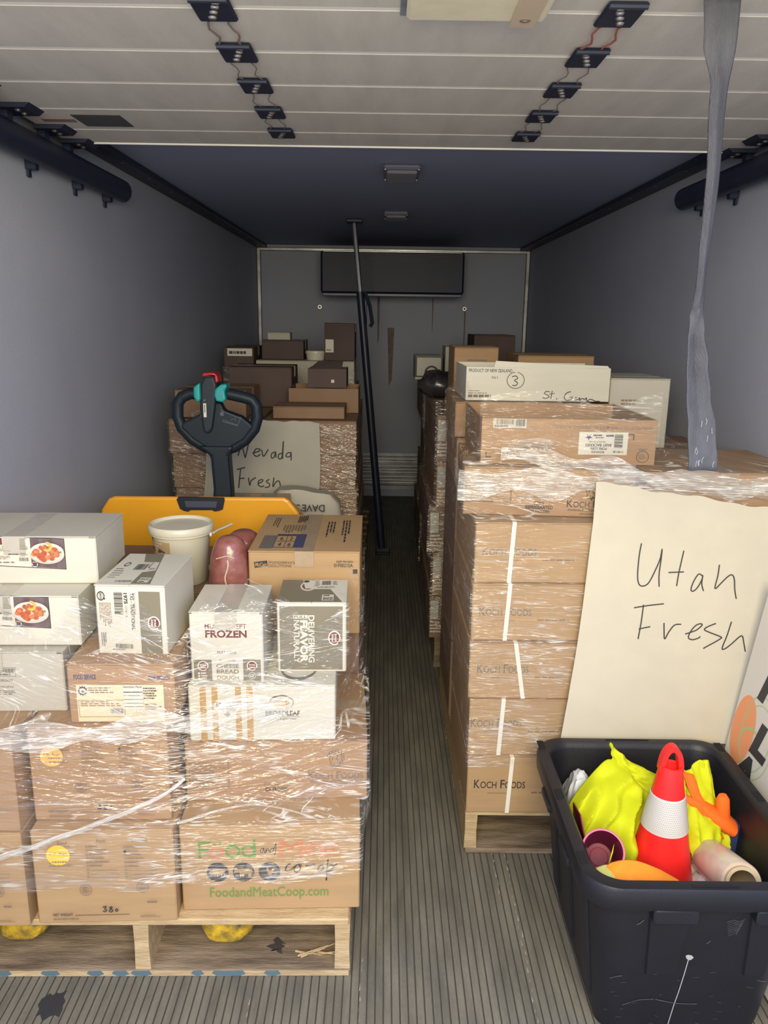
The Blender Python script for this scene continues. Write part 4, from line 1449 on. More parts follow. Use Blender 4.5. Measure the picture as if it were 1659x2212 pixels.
F.stroke([(506, 905), (517, 901), (517, 908)], 1.2, GR, False); F.rect(483, 888, 491, 896, GR)
F.stroke([(528, 898), (522, 916), (488, 904)], 1.2, GR, False)
mb.build('key_marks', t)
mb = MB()
F = Face(mb, (tx0(384), -.0305, tz0(976)), (180 * .00163, 0, 0), (0, 0, 126 * .00168), (0, -1, 0), (384, 564, 850, 976))
F.stroke([(418, 892), (440, 884), (440, 900)], 1.6, GR, False); F.rect(419, 893, 424, 897, GR)
mb.build('key_marks', t)

# things round the jack
t = thing('paper_sack', 'pale paper sack with upside-down lettering lying right of the yellow jack', 'sack', (-.33, 3.34, 0))
mb = MB()


def sack_pt(u, v):
    a = 2 * PI * u
    w = .19 * (1 - .25 * v ** 3) * (1 if v < .98 else .8)
    x = w * math.copysign(abs(math.cos(a)) ** .6, math.cos(a))
    y = .10 * (1 - .35 * v ** 2) * math.copysign(abs(math.sin(a)) ** .7, math.sin(a))
    z = .855 * v - .07 * max(0, x) * v ** 4 * 3 + .012 * noise.noise(Vector((x * 9, y * 9, v * 6)))
    x += .012 * noise.noise(Vector((v * 7, a * 2, 3)))
    return (x, y + .01 * noise.noise(Vector((v * 8, a * 2, 7))), max(z, 0.001))


mb.grid(sack_pt, 40, 30, SACK, True)
n = 40
mb.raw([sack_pt(i / n, 1.0) for i in range(n)], [list(range(n))], SACK)
F = Face(mb, (-.03, -.112, .77), (.13, 0, 0), (0, 0, .06), (0, -1, 0), (0, 100, 0, 50))
F.text("DAVE'S", 0, 18, 92, 44, INK, 180, .01)
mb.build('sack_body', t, True)
t = thing('cardboard_sheet', 'flat piece of printed cardboard leaning behind the yellow jack', 'cardboard', (-.60, 3.2, 0))
mb = MB(); mb.box((-.05, -.004, 0), (.22, .004, .86), KRAFT3, .001)
F = Face(mb, (-.05, -.004, .76), (.27, 0, 0), (0, 0, .1), (0, -1, 0), (0, 100, 0, 40))
F.poly([(20, 0), (40, 0), (32, 30), (12, 30)], INKG); F.poly([(55, 0), (80, 0), (72, 30), (48, 30)], INKG)
mb.build('sheet', t)

# white bucket and the packed meat on the back of the left front load
t = thing('plastic_bucket', 'white lidded plastic bucket with a tan label among the left front cartons', 'bucket', (-.600, 2.28, .791))
t.scale = (.88, .88, .80)
mb = MB()
mb.lathe([(0, 0), (.078, 0), (.082, .004), (.096, .185), (.098, .19), (.104, .19), (.104, .197), (.097, .198)], BUCKW, 56)
mb.build('bucket_body', t, True)
mb = MB()
mb.lathe([(.0975, .199), (.108, .199), (.109, .206), (.108, .222), (.104, .226), (.098, .222), (.094, .216), (0, .218)], BUCKW, 56)
mb.build('lid', t, True)
mb = MB()
pts = [(.105 * math.cos(math.radians(a)), .105 * math.sin(math.radians(a)) - .012, .195 - .012 * math.sin(math.radians(-a))) for a in range(-170, 11, 10)]
pts = [(.107 * math.cos(math.radians(a)), -.107 * abs(math.sin(math.radians(a))) * .2 + .002, .192) for a in range(0, 1)]
hp = [(.104 + .05 * math.sin(PI * k / 14) * .0 + .0, 0, .19) for k in range(2)]
hp = [(.108, .0, .188), (.118, .03, .190), (.135, .06, .192), (.150, .10, .193)]
mb.tube(hp, [.006, .006, .007, .008], BUCKW, 8, flat=.6)
mb.lathe([(0, .008), (.009, .007), (.01, 0)], BUCKW, 14, Matrix.Translation((.1, -.012, .185)) @ Matrix.Rotation(PI / 2, 4, 'Y'))
mb.build('bail_handle', t, True)
mb = MB()


def blab(s, tt):
    a = math.radians(-176 + 76 * s)
    z = .045 + .13 * tt
    rr = .0835 + (z - .004) / .181 * .014
    nrm = Vector((math.cos(a), math.sin(a), 0))
    return nrm * rr + Vector((0, 0, z)), nrm


F = Face(mb, (0, 0, 0), (0, 0, 0), (0, 0, 0), (0, -1, 0), (0, 100, 0, 110), blab)
V = []
nn = 12
for j in (0, 1):
    for i in range(nn + 1):
        V.append(F.p(100 * i / nn, 110 * j))
mb.raw(V, [[i, i + 1, nn + 2 + i, nn + 1 + i] for i in range(nn)], TANL)
F.lay += .0004
F.text('GRASS-FED & FINISHED', 8, 4, 78, 9, PAPERW, 0, .02); F.text('premium', 28, 12, 64, 21, PAPERW, 0, .02, .3)
for s in (-1, 1):
    for k in range(5):
        F.poly([(52 + s * 7, 35), (52 + s * (14 + k * 5), 20 + k * 2.4), (52 + s * (15 + k * 4), 25 + k * 2.5), (52 + s * 10, 37)], INKN)
F.ring(52, 30, 6, 7, 2, FOODOR)
F.text('TALLOW', 4, 42, 97, 60, PAPERW, 0, .01)
F.lines(20, 84, 80, 104, 3, PAPERW, 3, .4)
mb.build('label', t, True)


def meat(label, loc, rx, ry, hz, tilt, seed):
    t = thing('packed_meat', label, 'meat', loc, 0)
    t.rotation_euler = (0, tilt, 0)
    mb = MB()

    def fn(u, v):
        a = 2 * PI * u
        ph = PI * (v - .5)
        c = abs(math.cos(ph)) ** .62
        nz = 1 + .07 * noise.noise(Vector((math.cos(a) * 1.6 + seed, math.sin(a) * 1.6, v * 3)))
        return (rx * c * math.cos(a) * nz, ry * c * math.sin(a) * nz, hz * (.5 + .5 * math.copysign(abs(math.sin(ph)) ** .9, math.sin(ph))))
    mb.grid(fn, 36, 26, MEAT, True)
    mb.build('meat_body', t, True)
    mb = MB()
    mb.tube([(.004 * math.sin(k), -ry * 1.01 * abs(math.cos(PI * (k / 12 * .62 + .26 - .5))) ** .62 - .001, hz * (.42 + .5 * k / 12)) for k in range(10)], .0022, FATW, 6)
    mb.tube([(-.03, -ry * .8, hz * .80), (0, -ry * .92, hz * .84), (.02, -ry * .9, hz * .82)], .0016, FATW, 5)
    mb.build('wrap_seam', t, True)


meat('dark red vacuum-packed roast standing between the bucket and the tan carton', (-.424, 2.085, .708), .056, .052, .28, .03, 1)
meat('reddish packed roast peeking out behind the other roast', (-.415, 2.29, .791), .055, .06, .158, 0, 5)

# ------------------------------------------------------------------ black tote and what it holds
TX, TY, TW, TD = .6925, 1.69, .525, .61
t = thing('storage_tote', 'large black plastic tote on the floor at the right with a scratched front', 'tote', (TX, TY, 0))


def rrect(hx, hy, r, z, n=8):
    P = []
    for cx, cy, a0 in ((hx - r, hy - r, 0), (-hx + r, hy - r, 90), (-hx + r, -hy + r, 180), (hx - r, -hy + r, 270)):
        for k in range(n + 1):
            a = math.radians(a0 + 90 * k / n)
            P.append((cx + r * math.cos(a), cy + r * math.sin(a), z))
    return P


def loft(mb, rings, m, cap0=False, cap1=False):
    n = len(rings[0])
    V = [p for q in rings for p in q]
    F = []
    for j in range(len(rings) - 1):
        for k in range(n):
            F.append([j * n + k, j * n + (k + 1) % n, (j + 1) * n + (k + 1) % n, (j + 1) * n + k])
    if cap0: F.append(list(range(n))[::-1])
    if cap1: F.append([(len(rings) - 1) * n + k for k in range(n)])
    mb.raw(V, F, m)


hx, hy = TW / 2, TD / 2
ring = lambda ins, z, r: rrect(hx - ins, hy - ins, r, z)
mb = MB()
loft(mb, [ring(.084, 0, .04), ring(.078, .004, .045), ring(.072, .03, .05), ring(.034, .372, .062), ring(.032, .385, .063)], BLKP, True)
loft(mb, [ring(.034, .43, .06), ring(.042, .40, .056), ring(.078, .02, .045), ring(.082, .014, .04)], BLKP, False, True)
# raised panels on the front, back and sides


def side_pt(side, s, z, out):
    ins = .072 - (z - .03) / .342 * .038
    if side == 'front': return (s, -hy + ins - out, z)
    if side == 'back': return (s, hy - ins + out, z)
    if side == 'left': return (-hx + ins - out, s, z)
    return (hx - ins + out, s, z)


def pad(side, s0, s1, z0, z1, out=.006, taper=.012):
    V = []
    for o, e in ((-.002, 0.0), (out, .004)):
        for s, z in ((s0 + taper + e, z0 + e), (s1 - taper - e, z0 + e), (s1 - e, z1), (s0 + e, z1)):
            V.append(side_pt(side, s, z, o))
    mb.raw(V, [[0, 1, 5, 4], [1, 2, 6, 5], [2, 3, 7, 6], [3, 0, 4, 7], [4, 5, 6, 7]], BLKP)


for a, b in ((-.115, -.02), (.10, .175)):
    pad('front', a, b, .18, .372)
for a, b in ((-.2, -.12), (-.03, .05), (.13, .21)):
    pad('left', a, b, .06, .372); pad('right', a, b, .06, .372)
# scratches and scuffs on the front
fr = Face(mb, side_pt('front', -.19, .0, .0), (.38, 0, 0), Vector(side_pt('front', -.19, .372, 0)) - Vector(side_pt('front', -.19, 0, 0)), (0, -1, 0.1), (440, 440 + .38 * 2950, 1215, 2075))
fr.lay = .0012
fr.poly([(945, 1532), (960, 1525), (985, 1530), (1000, 1545), (985, 1560), (972, 1562), (955, 1552)], SCRATCH)
fr.stroke([(968, 1560), (960, 1650), (945, 1780), (930, 1880), (912, 2040), (905, 2062)], 6, SCRATCH)
rr = random.Random(6)
for k in range(9):
    y = 1295 + k * 11
    fr.stroke([(1165 + k * 3, y + 14), (1200 + k * 4, y), (1240, y + 8), (1275 - k * 4, y - 8)], 3.2, SCUFF)
for x0, y0, x1, y1, bend in ((590, 1875, 790, 1832, -14), (800, 1832, 1080, 1862, 12), (480, 1690, 560, 1672, -4), (600, 1330, 640, 1300, 5), (1440, 1690, 1500, 1700, 4), (760, 1660, 860, 1640, 6), (1060, 1450, 1085, 1430, 2)):
    fr.stroke([(x0, y0), ((x0 + x1) / 2, (y0 + y1) / 2 + bend), (x1, y1)], 5, SCUFF)
for k in range(22):
    x, y = rr.uniform(470, 1400), rr.uniform(1640, 2040)
    fr.stroke([(x, y), (x + rr.uniform(10, 45), y + rr.uniform(-8, 8))], 2, SCUFF)
mb.build('tote_body', t, True)
mb = MB()
loft(mb, [ring(.030, .380, .063), ring(.006, .383, .075), ring(.002, .39, .078), ring(0, .43, .08), ring(.004, .438, .078), ring(.012, .440, .074), ring(.028, .440, .065), ring(.034, .434, .06), ring(.037, .425, .058)], BLKP)
HOLE = mat('rim_hole', (0.004, 0.004, 0.006), 0.8)
for sx in (-1, 1):
    for yy in (hy - .045, .03, -hy + .10):
        mb.box((sx * (hx - .008), yy - .02, .4395), (sx * (hx - .026), yy + .02, .4412), HOLE, .0004)
    for yy in (.09, -.11):
        mb.box((sx * (hx + .003), yy - .045, .372), (sx * (hx - .01), yy + .045, .395), BLKP, .004)
mb.box((-.04, -hy + .010, .4395), (.06, -hy + .014, .4412), HOLE, .0004)
mb.box((-.06, hy - .012, .4395), (.06, hy - .016, .4412), HOLE, .0004)
for a, b in ((-.115, -.02), (.10, .175)):
    mb.box((a, -hy + .03, .352), (b, -hy + .002, .388), BLKP, .004)
mb.build('rim', t, True)

# traffic cone
t = thing('traffic_cone', 'red traffic cone with a white reflective sleeve standing in the black tote', 'traffic cone', (.692, 1.665, .016))
ct, cb, ch = .026, .119, .540
rad = lambda z: cb + (ct - cb) * z / ch
mb = MB()
mb.lathe([(rad(z), z) for z in (.02, .1, .2, .3, .4, .5, ch - .01)] + [(ct - .0005, ch), (ct - .005, ch), (ct - .008, ch - .02), (.010, .46), (0, .46)], REDC, 56)
mb.box((-.122, -.122, 0), (.122, .122, .02), REDC, .006)
# handle loop over the open tip
hl = []
for k in range(15):
    a = PI * k / 14
    hl.append((ct * .86 * math.cos(a), .002, ch - .012 + .058 * math.sin(a)))
for (p, q) in (((.0), (.0)),):
    V, F = [], []
    for i, (x, y, z) in enumerate(hl):
        nx = x / (ct * .86); nz = (z - ch + .012) / .058
        for dy in (-.011, .011):
            V.append((x + .006 * nx, y + dy, z + .006 * nz)); V.append((x - .006 * nx, y + dy, z - .008 * nz))
    for i in range(len(hl) - 1):
        b, c = 4 * i, 4 * i + 4
        F += [[b, b + 1, c + 1, c], [b + 2, c + 2, c + 3, b + 3], [b, c, c + 2, b + 2], [b + 1, b + 3, c + 3, c + 1]]
    mb.raw(V, F, REDC)
mb.build('cone_body', t, True)
mb = MB()
z0, z1 = .380, .468
mb.lathe([(rad(z0) + .0005, z0), (rad(z0) + .0022, z0 + .001), (rad(z1) + .0022, z1 - .001), (rad(z1) + .0005, z1)], REFL, 64)
rowsN, colsN = 16, 64
V, F = [], []
for j in range(rowsN):
    for i in range(colsN):
        a = 2 * PI * (i + (j % 2) * .5) / colsN
        z = z0 + .006 + (z1 - z0 - .012) * j / (rowsN - 1)
        rr_ = rad(z) + .0024
        da, dz = 2 * PI / colsN * .30, .0021
        b = len(V)
        for (p, q) in ((-da, 0), (0, -dz), (da, 0), (0, dz)):
            V.append((rr_ * math.cos(a + p), rr_ * math.sin(a + p), z + q))
        F.append([b, b + 1, b + 2, b + 3])
mb.raw(V, F, REFLD)
mb.build('reflective_sleeve', t, True)


# hi-vis vest heaped round the cone
def fold(x, y, s=0.0):
    v = Vector((x * 7 + s, y * 7, s * 2))
    a = 1 - abs(noise.noise(v)) * 2.1
    b = 1 - abs(noise.noise(v * 2.3 + Vector((5, 1, 2)))) * 2
    return max(a, 0) * .6 + max(b, 0) * .28


t = thing('safety_vest', 'crumpled fluorescent yellow safety vest heaped round the cone in the tote', 'safety vest', (.69, 1.68, 0))


def heap(fn, m, nu=60, nv=60, nm='vest_cloth', th=.0025, par=None):
    mb = MB()
    mb.grid(fn, nu, nv, m)
    o = mb.build(nm, par, True)
    s = o.modifiers.new('thickness', 'SOLIDIFY'); s.thickness = th; s.offset = -1
    return o


def vest_main(u, v):
    x = -.185 + .37 * u; y = -.19 + .42 * v
    g = math.exp(-((x + .095) / .115) ** 2 - ((y - .10) / .15) ** 2) * .26 + math.exp(-((x - .12) / .06) ** 2 - ((y - .08) / .10) ** 2) * .16
    edge = min(1, min(u, 1 - u) * 9, min(v, 1 - v) * 7)
    z = .135 + g * (.55 + .45 * edge) + .085 * (fold(x, y, 1.3) - .4)
    q = 1 - .1 * (1 - edge)
    z -= .25 * math.exp(-((x + .17) / .07) ** 2 - ((y + .13) / .10) ** 2)
    z -= .3 * math.exp(-((x - .0) / .085) ** 2 - ((y + .09) / .10) ** 2)
    return (x * q, y, max(z * (.35 + .65 * edge ** .5), .03))


heap(vest_main, HIVIS, 150, 150, 'vest_cloth', par=t)


def flap(P, nm='vest_panel', m=HIVIS, amp=.008, seed=2.0, nu=24, nv=24, par=None):
    """bicubic-ish sheet through a small net of points"""
    A = np.array(P, float)

    def cr(arr, s):
        n = len(arr) - 1
        i = min(int(s * n), n - 1); f = s * n - i
        p0, p1, p2, p3 = arr[max(i - 1, 0)], arr[i], arr[i + 1], arr[min(i + 2, n)]
        return .5 * (2 * p1 + (p2 - p0) * f + (2 * p0 - 5 * p1 + 4 * p2 - p3) * f * f + (3 * p1 - p0 - 3 * p2 + p3) * f ** 3)

    def fn(u, v):
        p = cr(np.array([cr(row, u) for row in A]), v)
        w = noise.noise(Vector((u * 4 + seed, v * 5, seed)))
        k = (1 - abs(noise.noise(Vector((u * 3.1 + v * 2.2 + seed, v * 2.4 - u * 1.4, seed * 2)))) * 2.4)
        w = .5 * w + .9 * max(k, 0)
        return (p[0] + amp * .3 * w, p[1] - amp * w, p[2] + amp * .6 * w)
    return heap(fn, m, nu, nv, nm, .0022, par)


# local coordinates: subtract (.69, 1.68, 0)
flap([[(-.215, .09, .355), (-.15, .12, .435), (-.095, .14, .475), (-.045, .12, .440), (.0, .09, .395)],
      [(-.205, .03, .335), (-.14, .05, .41), (-.08, .06, .425), (-.035, .06, .41), (.0, .04, .37)],
      [(-.20, .01, .29), (-.13, .0, .36), (-.08, -.01, .375), (-.06, .02, .35), (-.05, .04, .32)],
      [(-.13, .0, .23), (-.105, -.02, .26), (-.085, -.06, .27), (-.075, -.03, .25), (-.065, .0, .25)]], par=t, amp=.020, nu=60, nv=60)
flap([[(-.10, .15, .52), (-.05, .14, .475), (-.0, .12, .455), (.05, .11, .44)],
      [(-.09, .145, .47), (-.05, .12, .445), (-.0, .10, .43), (.04, .10, .40)],
      [(-.085, .12, .43), (-.05, .10, .42), (-.01, .08, .40), (.03, .09, .36)]], par=t, amp=.014, seed=5, nu=40, nv=30)
flap([[(.055, .10, .49), (.085, .11, .465), (.12, .12, .49), (.135, .12, .47)],
      [(.05, .06, .42), (.09, .06, .40), (.14, .09, .40), (.165, .10, .38)],
      [(.055, .03, .36), (.10, .02, .35), (.155, .05, .35), (.19, .07, .32)],
      [(.07, .01, .31), (.11, -.02, .295), (.165, .02, .29), (.195, .04, .26)],
      [(.09, .0, .27), (.12, -.02, .25), (.16, .01, .24), (.18, .03, .22)]], par=t, amp=.018, seed=8, nu=40, nv=50)
flap([[(-.15, -.115, .392), (-.144, -.10, .405)], [(-.165, -.135, .372), (-.16, -.125, .380)]], nm='vest_tie', par=t, amp=.0, nu=4, nv=4)
flap([[(.07, .085, .478), (.10, .085, .470)], [(.088, .055, .43), (.118, .06, .425)], [(.11, .035, .385), (.145, .045, .375)], [(.14, .02, .335), (.17, .03, .325)]],
     nm='orange_trim', m=ORC, par=t, amp=.003, nu=6, nv=18)
flap([[(.128, .115, .49), (.142, .112, .495), (.150, .12, .485)], [(.128, .10, .45), (.146, .09, .45), (.158, .10, .44)], [(.135, .09, .41), (.15, .085, .40), (.165, .09, .40)]],
     par=t, amp=.003, seed=3, nu=10, nv=12)

t = thing('plastic_bag', 'crumpled whitish plastic bag at the left back of the tote', 'plastic bag', (.535, 1.86, .2))
heap(lambda u, v: ((u - .5) * .10 + .006 * fold(u, v, 4), (v - .5) * .14, .20 * math.sin(PI * min(max(u, .02), .98)) ** .5 * (.75 + .25 * math.sin(PI * v)) + .03 * (fold(u * .4, v * .4, 7) - .3)),
     BAGW, 30, 30, 'bag_film', .001, t)
t = thing('plastic_bag', 'white crumpled plastic bag under the yellow vest, right of the cone', 'plastic bag', (.80, 1.66, .12))
heap(lambda u, v: ((u - .5) * .16, (v - .5) * .2, .155 * math.sin(PI * min(max(u, .02), .98)) ** .5 * math.sin(PI * min(max(v, .03), .97)) ** .5 + .04 * (fold(u * .4, v * .4, 9) - .3)),
     BAGW, 30, 30, 'bag_film', .001, t)

# orange work glove with a navy cuff, fingers pointing down into the heap
t = thing('work_glove', 'orange work glove with a navy cuff against the right wall of the tote', 'glove', (.858, 1.742, .36))
mb = MB()
mb.tube([(-.075, .01, .055), (-.045, .005, .035), (-.015, 0, .015), (.012, 0, -.005), (.034, .0, -.022)], [.02, .026, .034, .038, .034], ORC, 16, flat=.55)
mb.tube([(.008, -.004, .0), (.004, -.008, .035), (.0, -.01, .062), (-.002, -.01, .074)], [.020, .0175, .0165, .010], ORC, 14, flat=.8)
for k in range(4):
    mb.tube([(-.06, -.012 + .012 * k, .045 - .006 * k), (-.10, -.012 + .013 * k, .065 - .010 * k), (-.125, -.010 + .012 * k, .06 - .012 * k)], [.013, .012, .007], ORC, 10)
mb.build('glove_hand', t, True)
mb = MB()
mb.tube([(.028, .0, -.016), (.036, 0, -.045), (.038, .0, -.085), (.036, 0, -.125)], [.036, .038, .040, .041], NAVYC, 18, flat=.5)
mb.build('cuff', t, True)
# flat orange glove at the front
t = thing('work_glove', 'flat orange glove lying at the front of the tote before the cone', 'glove', (.585, 1.485, .338))
P = [[(-.075, .03, .058), (-.055, .035, .064), (-.03, .035, .068), (.0, .035, .064), (.045, .035, .045), (.09, .03, .02)],
     [(-.078, .005, .045), (-.055, .005, .054), (-.03, .005, .058), (.005, .005, .052), (.05, .005, .034), (.095, .005, .008)],
     [(-.065, -.02, .018), (-.05, -.025, .024), (-.03, -.03, .030), (.005, -.03, .025), (.05, -.03, .008), (.09, -.03, -.015)],
     [(-.06, -.03, -.06), (-.05, -.035, -.06), (-.03, -.038, -.06), (.005, -.038, -.06), (.05, -.038, -.06), (.09, -.036, -.06)]]
flap(P, 'glove_hand', ORC2, .004, 11, 26, 20, t)
t = thing('cloth_rag', 'pale yellow cloth scrap at the front left corner of the tote', 'cloth', (.515, 1.475, .33))
flap([[(-.03, .04, .06), (.0, .045, .065), (.03, .045, .06)], [(-.03, .01, .045), (.0, .01, .05), (.04, .01, .045)], [(-.02, -.01, -.02), (.01, -.015, -.02), (.04, -.01, -.02)]],
     'rag', mat('pale_yellow_cloth', (0.55, 0.53, 0.16), 0.75), .005, 4, 12, 12, t)

# purple cup
t = thing('plastic_cup', 'dark purple plastic cup lying with its mouth up in the tote', 'cup', (.535, 1.585, .30))
ax = Vector((-.16, -.72, .68)).normalized()
t.rotation_euler = ax.to_track_quat('Z', 'Y').to_euler()
t.location = Vector((.509, 1.54, .414)) - ax * .125
mb = MB()
mb.lathe([(0, 0), (.030, 0), (.033, .004), (.046, .125), (.043, .125), (.030, .012), (.0305, .009), (.020, .008), (.0195, .010), (0, .010)], PURP, 44)
mb.build('cup_body', t, True)
mb = MB()
mb.lathe([(.0462, .121), (.0480, .123), (.0478, .1265), (.0450, .1268), (.0432, .1262)], PINKR, 44)
mb.lathe([(.019, .0085), (.0205, .0105), (.022, .0085)], PINKR, 30)
mb.build('rim', t, True)
mb = MB()
mb.tube([(-.030, -.035, .10), (-.045, -.05, .09), (-.05, -.055, .06), (-.036, -.042, .03), (-.026, -.03, .02)], .005, PURP, 8)
mb.build('handle', t, True)
t = thing('plastic_sheet', 'thin purple plastic sheet standing along the left wall of the tote', 'plastic sheet', (.522, 1.64, .1))
mb = MB()
mb.raw([(-.006, -.06, 0), (-.006, .06, 0), (-.034, .09, .31), (-.034, .02, .322), (-.026, -.05, .25), (-.018, -.07, .18)], [[0, 1, 2, 3, 4, 5]], PURP)
o = mb.build('sheet', t)
s = o.modifiers.new('t', 'SOLIDIFY'); s.thickness = .003

# roll of stretch film with its cardboard core
t = thing('film_roll', 'roll of clear stretch film on a cardboard core lying in the tote', 'film roll', (.806, 1.49, .372))
ax = Vector((.05, .9, -.36)).normalized()
t.rotation_euler = ax.to_track_quat('Z', 'Y').to_euler()
mb = MB(); mb.lathe([(.0375, .006), (.0435, .005), (.0455, .008), (.0455, .27), (.044, .274), (.0375, .273)], ROLLF, 52); mb.build('wound_film', t, True)
mb = MB(); mb.lathe([(.0375, -.003), (.0375, .282), (.030, .282), (.030, -.003), (.0375, -.003)], CORE, 44)
mb.build('core', t, True)

# ------------------------------------------------------------------ paper sheets and the sign
def sheet_y(z):
    return 2.03 + (z - .44) * .12 if z < 1.03 else 2.10 + (z - 1.03) * .3


UTAH = [
    [(0.719, 0.979), (0.715, 0.947), (0.713, 0.899), (0.715, 0.873), (0.722, 0.861), (0.735, 0.861), (0.747, 0.872), (0.761, 0.902), (0.773, 0.935), (0.777, 0.964), (0.776, 0.935), (0.773, 0.892), (0.775, 0.858)],
    [(0.839, 0.959), (0.829, 0.905), (0.824, 0.86)],
    [(0.799, 0.898), (0.842, 0.9)],
    [(0.895, 0.889), (0.884, 0.894), (0.872, 0.875), (0.865, 0.851), (0.872, 0.846), (0.884, 0.858), (0.894, 0.88), (0.896, 0.891), (0.894, 0.867), (0.9, 0.847)],
    [(0.94, 0.921), (0.938, 0.889), (0.932, 0.854), (0.948, 0.868), (0.966, 0.888), (0.977, 0.893), (0.984, 0.881), (0.988, 0.851), (0.994, 0.825)],
    [(0.708, 0.798), (0.749, 0.805), (0.791, 0.81)],
    [(0.734, 0.807), (0.73, 0.76), (0.724, 0.709)],
    [(0.724, 0.738), (0.756, 0.745)],
    [(0.794, 0.756), (0.796, 0.73), (0.799, 0.71), (0.809, 0.73), (0.824, 0.75), (0.843, 0.752)],
    [(0.855, 0.725), (0.875, 0.731), (0.889, 0.737), (0.902, 0.75), (0.897, 0.754), (0.884, 0.748), (0.87, 0.731), (0.865, 0.715), (0.876, 0.709), (0.893, 0.713), (0.899, 0.718)],
    [(0.94, 0.756), (0.919, 0.747), (0.909, 0.738), (0.922, 0.731), (0.956, 0.718), (0.954, 0.712), (0.933, 0.698), (0.909, 0.684)],
    [(0.984, 0.761), (0.975, 0.727), (0.962, 0.687), (0.969, 0.684), (0.988, 0.699), (1.008, 0.718), (1.017, 0.72), (1.022, 0.701), (1.028, 0.676)],
]
NEVADA = [
    [(-0.645, 1.008), (-0.662, 0.953)],
    [(-0.645, 1.008), (-0.629, 0.944)],
    [(-0.629, 0.944), (-0.606, 1.036)],
    [(-0.596, 0.966), (-0.565, 0.976), (-0.562, 0.985), (-0.58, 0.985), (-0.59, 0.963), (-0.578, 0.951), (-0.56, 0.96)],
    [(-0.553, 0.982), (-0.545, 0.952), (-0.523, 0.985)],
    [(-0.493, 0.974), (-0.508, 0.964), (-0.509, 0.946), (-0.497, 0.949), (-0.49, 0.974), (-0.488, 0.946)],
    [(-0.457, 0.968), (-0.475, 0.962), (-0.476, 0.943), (-0.461, 0.95), (-0.453, 1.023), (-0.458, 0.941)],
    [(-0.418, 0.972), (-0.436, 0.968), (-0.442, 0.953), (-0.424, 0.953), (-0.418, 0.972), (-0.419, 0.935)],
    [(-0.67, 0.889), (-0.63, 0.9)],
    [(-0.652, 0.894), (-0.664, 0.802)],
    [(-0.662, 0.846), (-0.635, 0.849)],
    [(-0.617, 0.852), (-0.612, 0.815), (-0.605, 0.837), (-0.583, 0.853)],
    [(-0.572, 0.825), (-0.553, 0.835), (-0.553, 0.844), (-0.569, 0.838), (-0.572, 0.819), (-0.557, 0.81), (-0.545, 0.816)],
    [(-0.52, 0.845), (-0.535, 0.835), (-0.52, 0.823), (-0.524, 0.81), (-0.542, 0.807)],
    [(-0.499, 0.854), (-0.505, 0.811), (-0.49, 0.833), (-0.475, 0.836), (-0.469, 0.805)],
]



def paper_sheet(label, corners, yfn, strokes, wv, group, amp, m=PAPER):
    """corners TL TR BR BL as (x, z)"""
    t = thing('paper_sheet', label, 'paper sheet', (0, 0, 0), 0, group)
    t['category'] = 'paper sheet'
    TL, TR, BR, BL = [Vector(c) for c in corners]

    def surf(x, z):
        a = amp * (noise.noise(Vector((x * 6, z * 5, 1.7))) + .5 * noise.noise(Vector((x * 16 + z * 7, z * 14, 3.1))))
        return yfn(z) - a

    def fn(u, v):
        p = (BL.lerp(BR, u)).lerp(TL.lerp(TR, u), v)
        top = .010 * math.sin(u * 17) * .5 + .004 * math.sin(u * 43) if v > .99 else 0
        return (p.x + .006 * math.sin(v * 4), surf(p.x, p.y), p.y + top * .5)
    mb = MB()
    mb.grid(fn, 60, 60, m)
    for s in strokes:
        F = Face(mb, (0, 0, 0), (1, 0, 0), (0, 0, 1), (0, -1, 0), (0, 1, 1, 0), lambda a, b: (Vector((a, surf(a, b), b)), Vector((0, -1, 0))))
        F.lay = .0016
        F.stroke([(a, b) for a, b in s], wv, INK)
    mb.build('sheet', t, True)


paper_sheet('large off-white paper sheet with two handwritten words above the black tote', [(.597, 1.142), (1.212, 1.060), (1.205, .40), (.519, .415)], sheet_y, UTAH, .0034, None, .0045)
paper_sheet('shade-toned paper sheet with two handwritten words behind the yellow pallet jack', [(-.80, 1.124), (-.284, 1.112), (-.296, .74), (-.83, .74)], lambda z: 3.57, NEVADA, .0055, None, .005, mat('shaded_paper', (0.46, 0.44, 0.38), 0.75, var=0.05, vscale=10, bump=0.06, bscale=60, spec=0.2))  # same paper as the other sheet, greyed to paint in its shade

t = thing('printed_sign', 'white printed sign board with big black letters leaning on the right wall', 'sign', (0, 0, 0))
mb = MB()
lean = .137
sp = lambda s, z: Vector((.985 + lean * (z - .44), 2.005 - s, z))
A, B, C, D_ = sp(0, .02), sp(.62, .02), sp(.62, .90), sp(0, .90)
nv = Vector((-1, 0, lean)).normalized()
mb.raw([tuple(q) for q in (A, B, C, D_)] + [tuple(q - nv * .008) for q in (A, B, C, D_)], [[0, 1, 2, 3], [7, 6, 5, 4], [0, 4, 5, 1], [1, 5, 6, 2], [2, 6, 7, 3], [3, 7, 4, 0]], BOARDW)
F = Face(mb, A, B - A, D_ - A, nv, (0, .62, .90, .02))
F.disc(.06, .497, .058, .098, PEACH, 40)
GLN = mat('leaf_green_line', (0.35, 0.55, 0.25), 0.6)
F.ring(.125, .52, .075, .105, .003, GLN); F.ring(.135, .50, .08, .10, .0025, GLN)
F.ring(.115, .47, .06, .055, .006, GLN, 70, 200, 20)
for s, z0, z1, x0, x1 in (('G', .73, .825, .075, .18), ('P', .603, .70, .085, .185), ('L', .465, .56, .115, .20), ('A', .362, .455, .055, .17)):
    V, FF = glyphs(s, .06, .22)
    mb.raw([tuple(F.p(x0 + a * (x1 - x0), z0 + b * (z1 - z0))) for a, b in V], FF, INK)
mb.build('board', t)

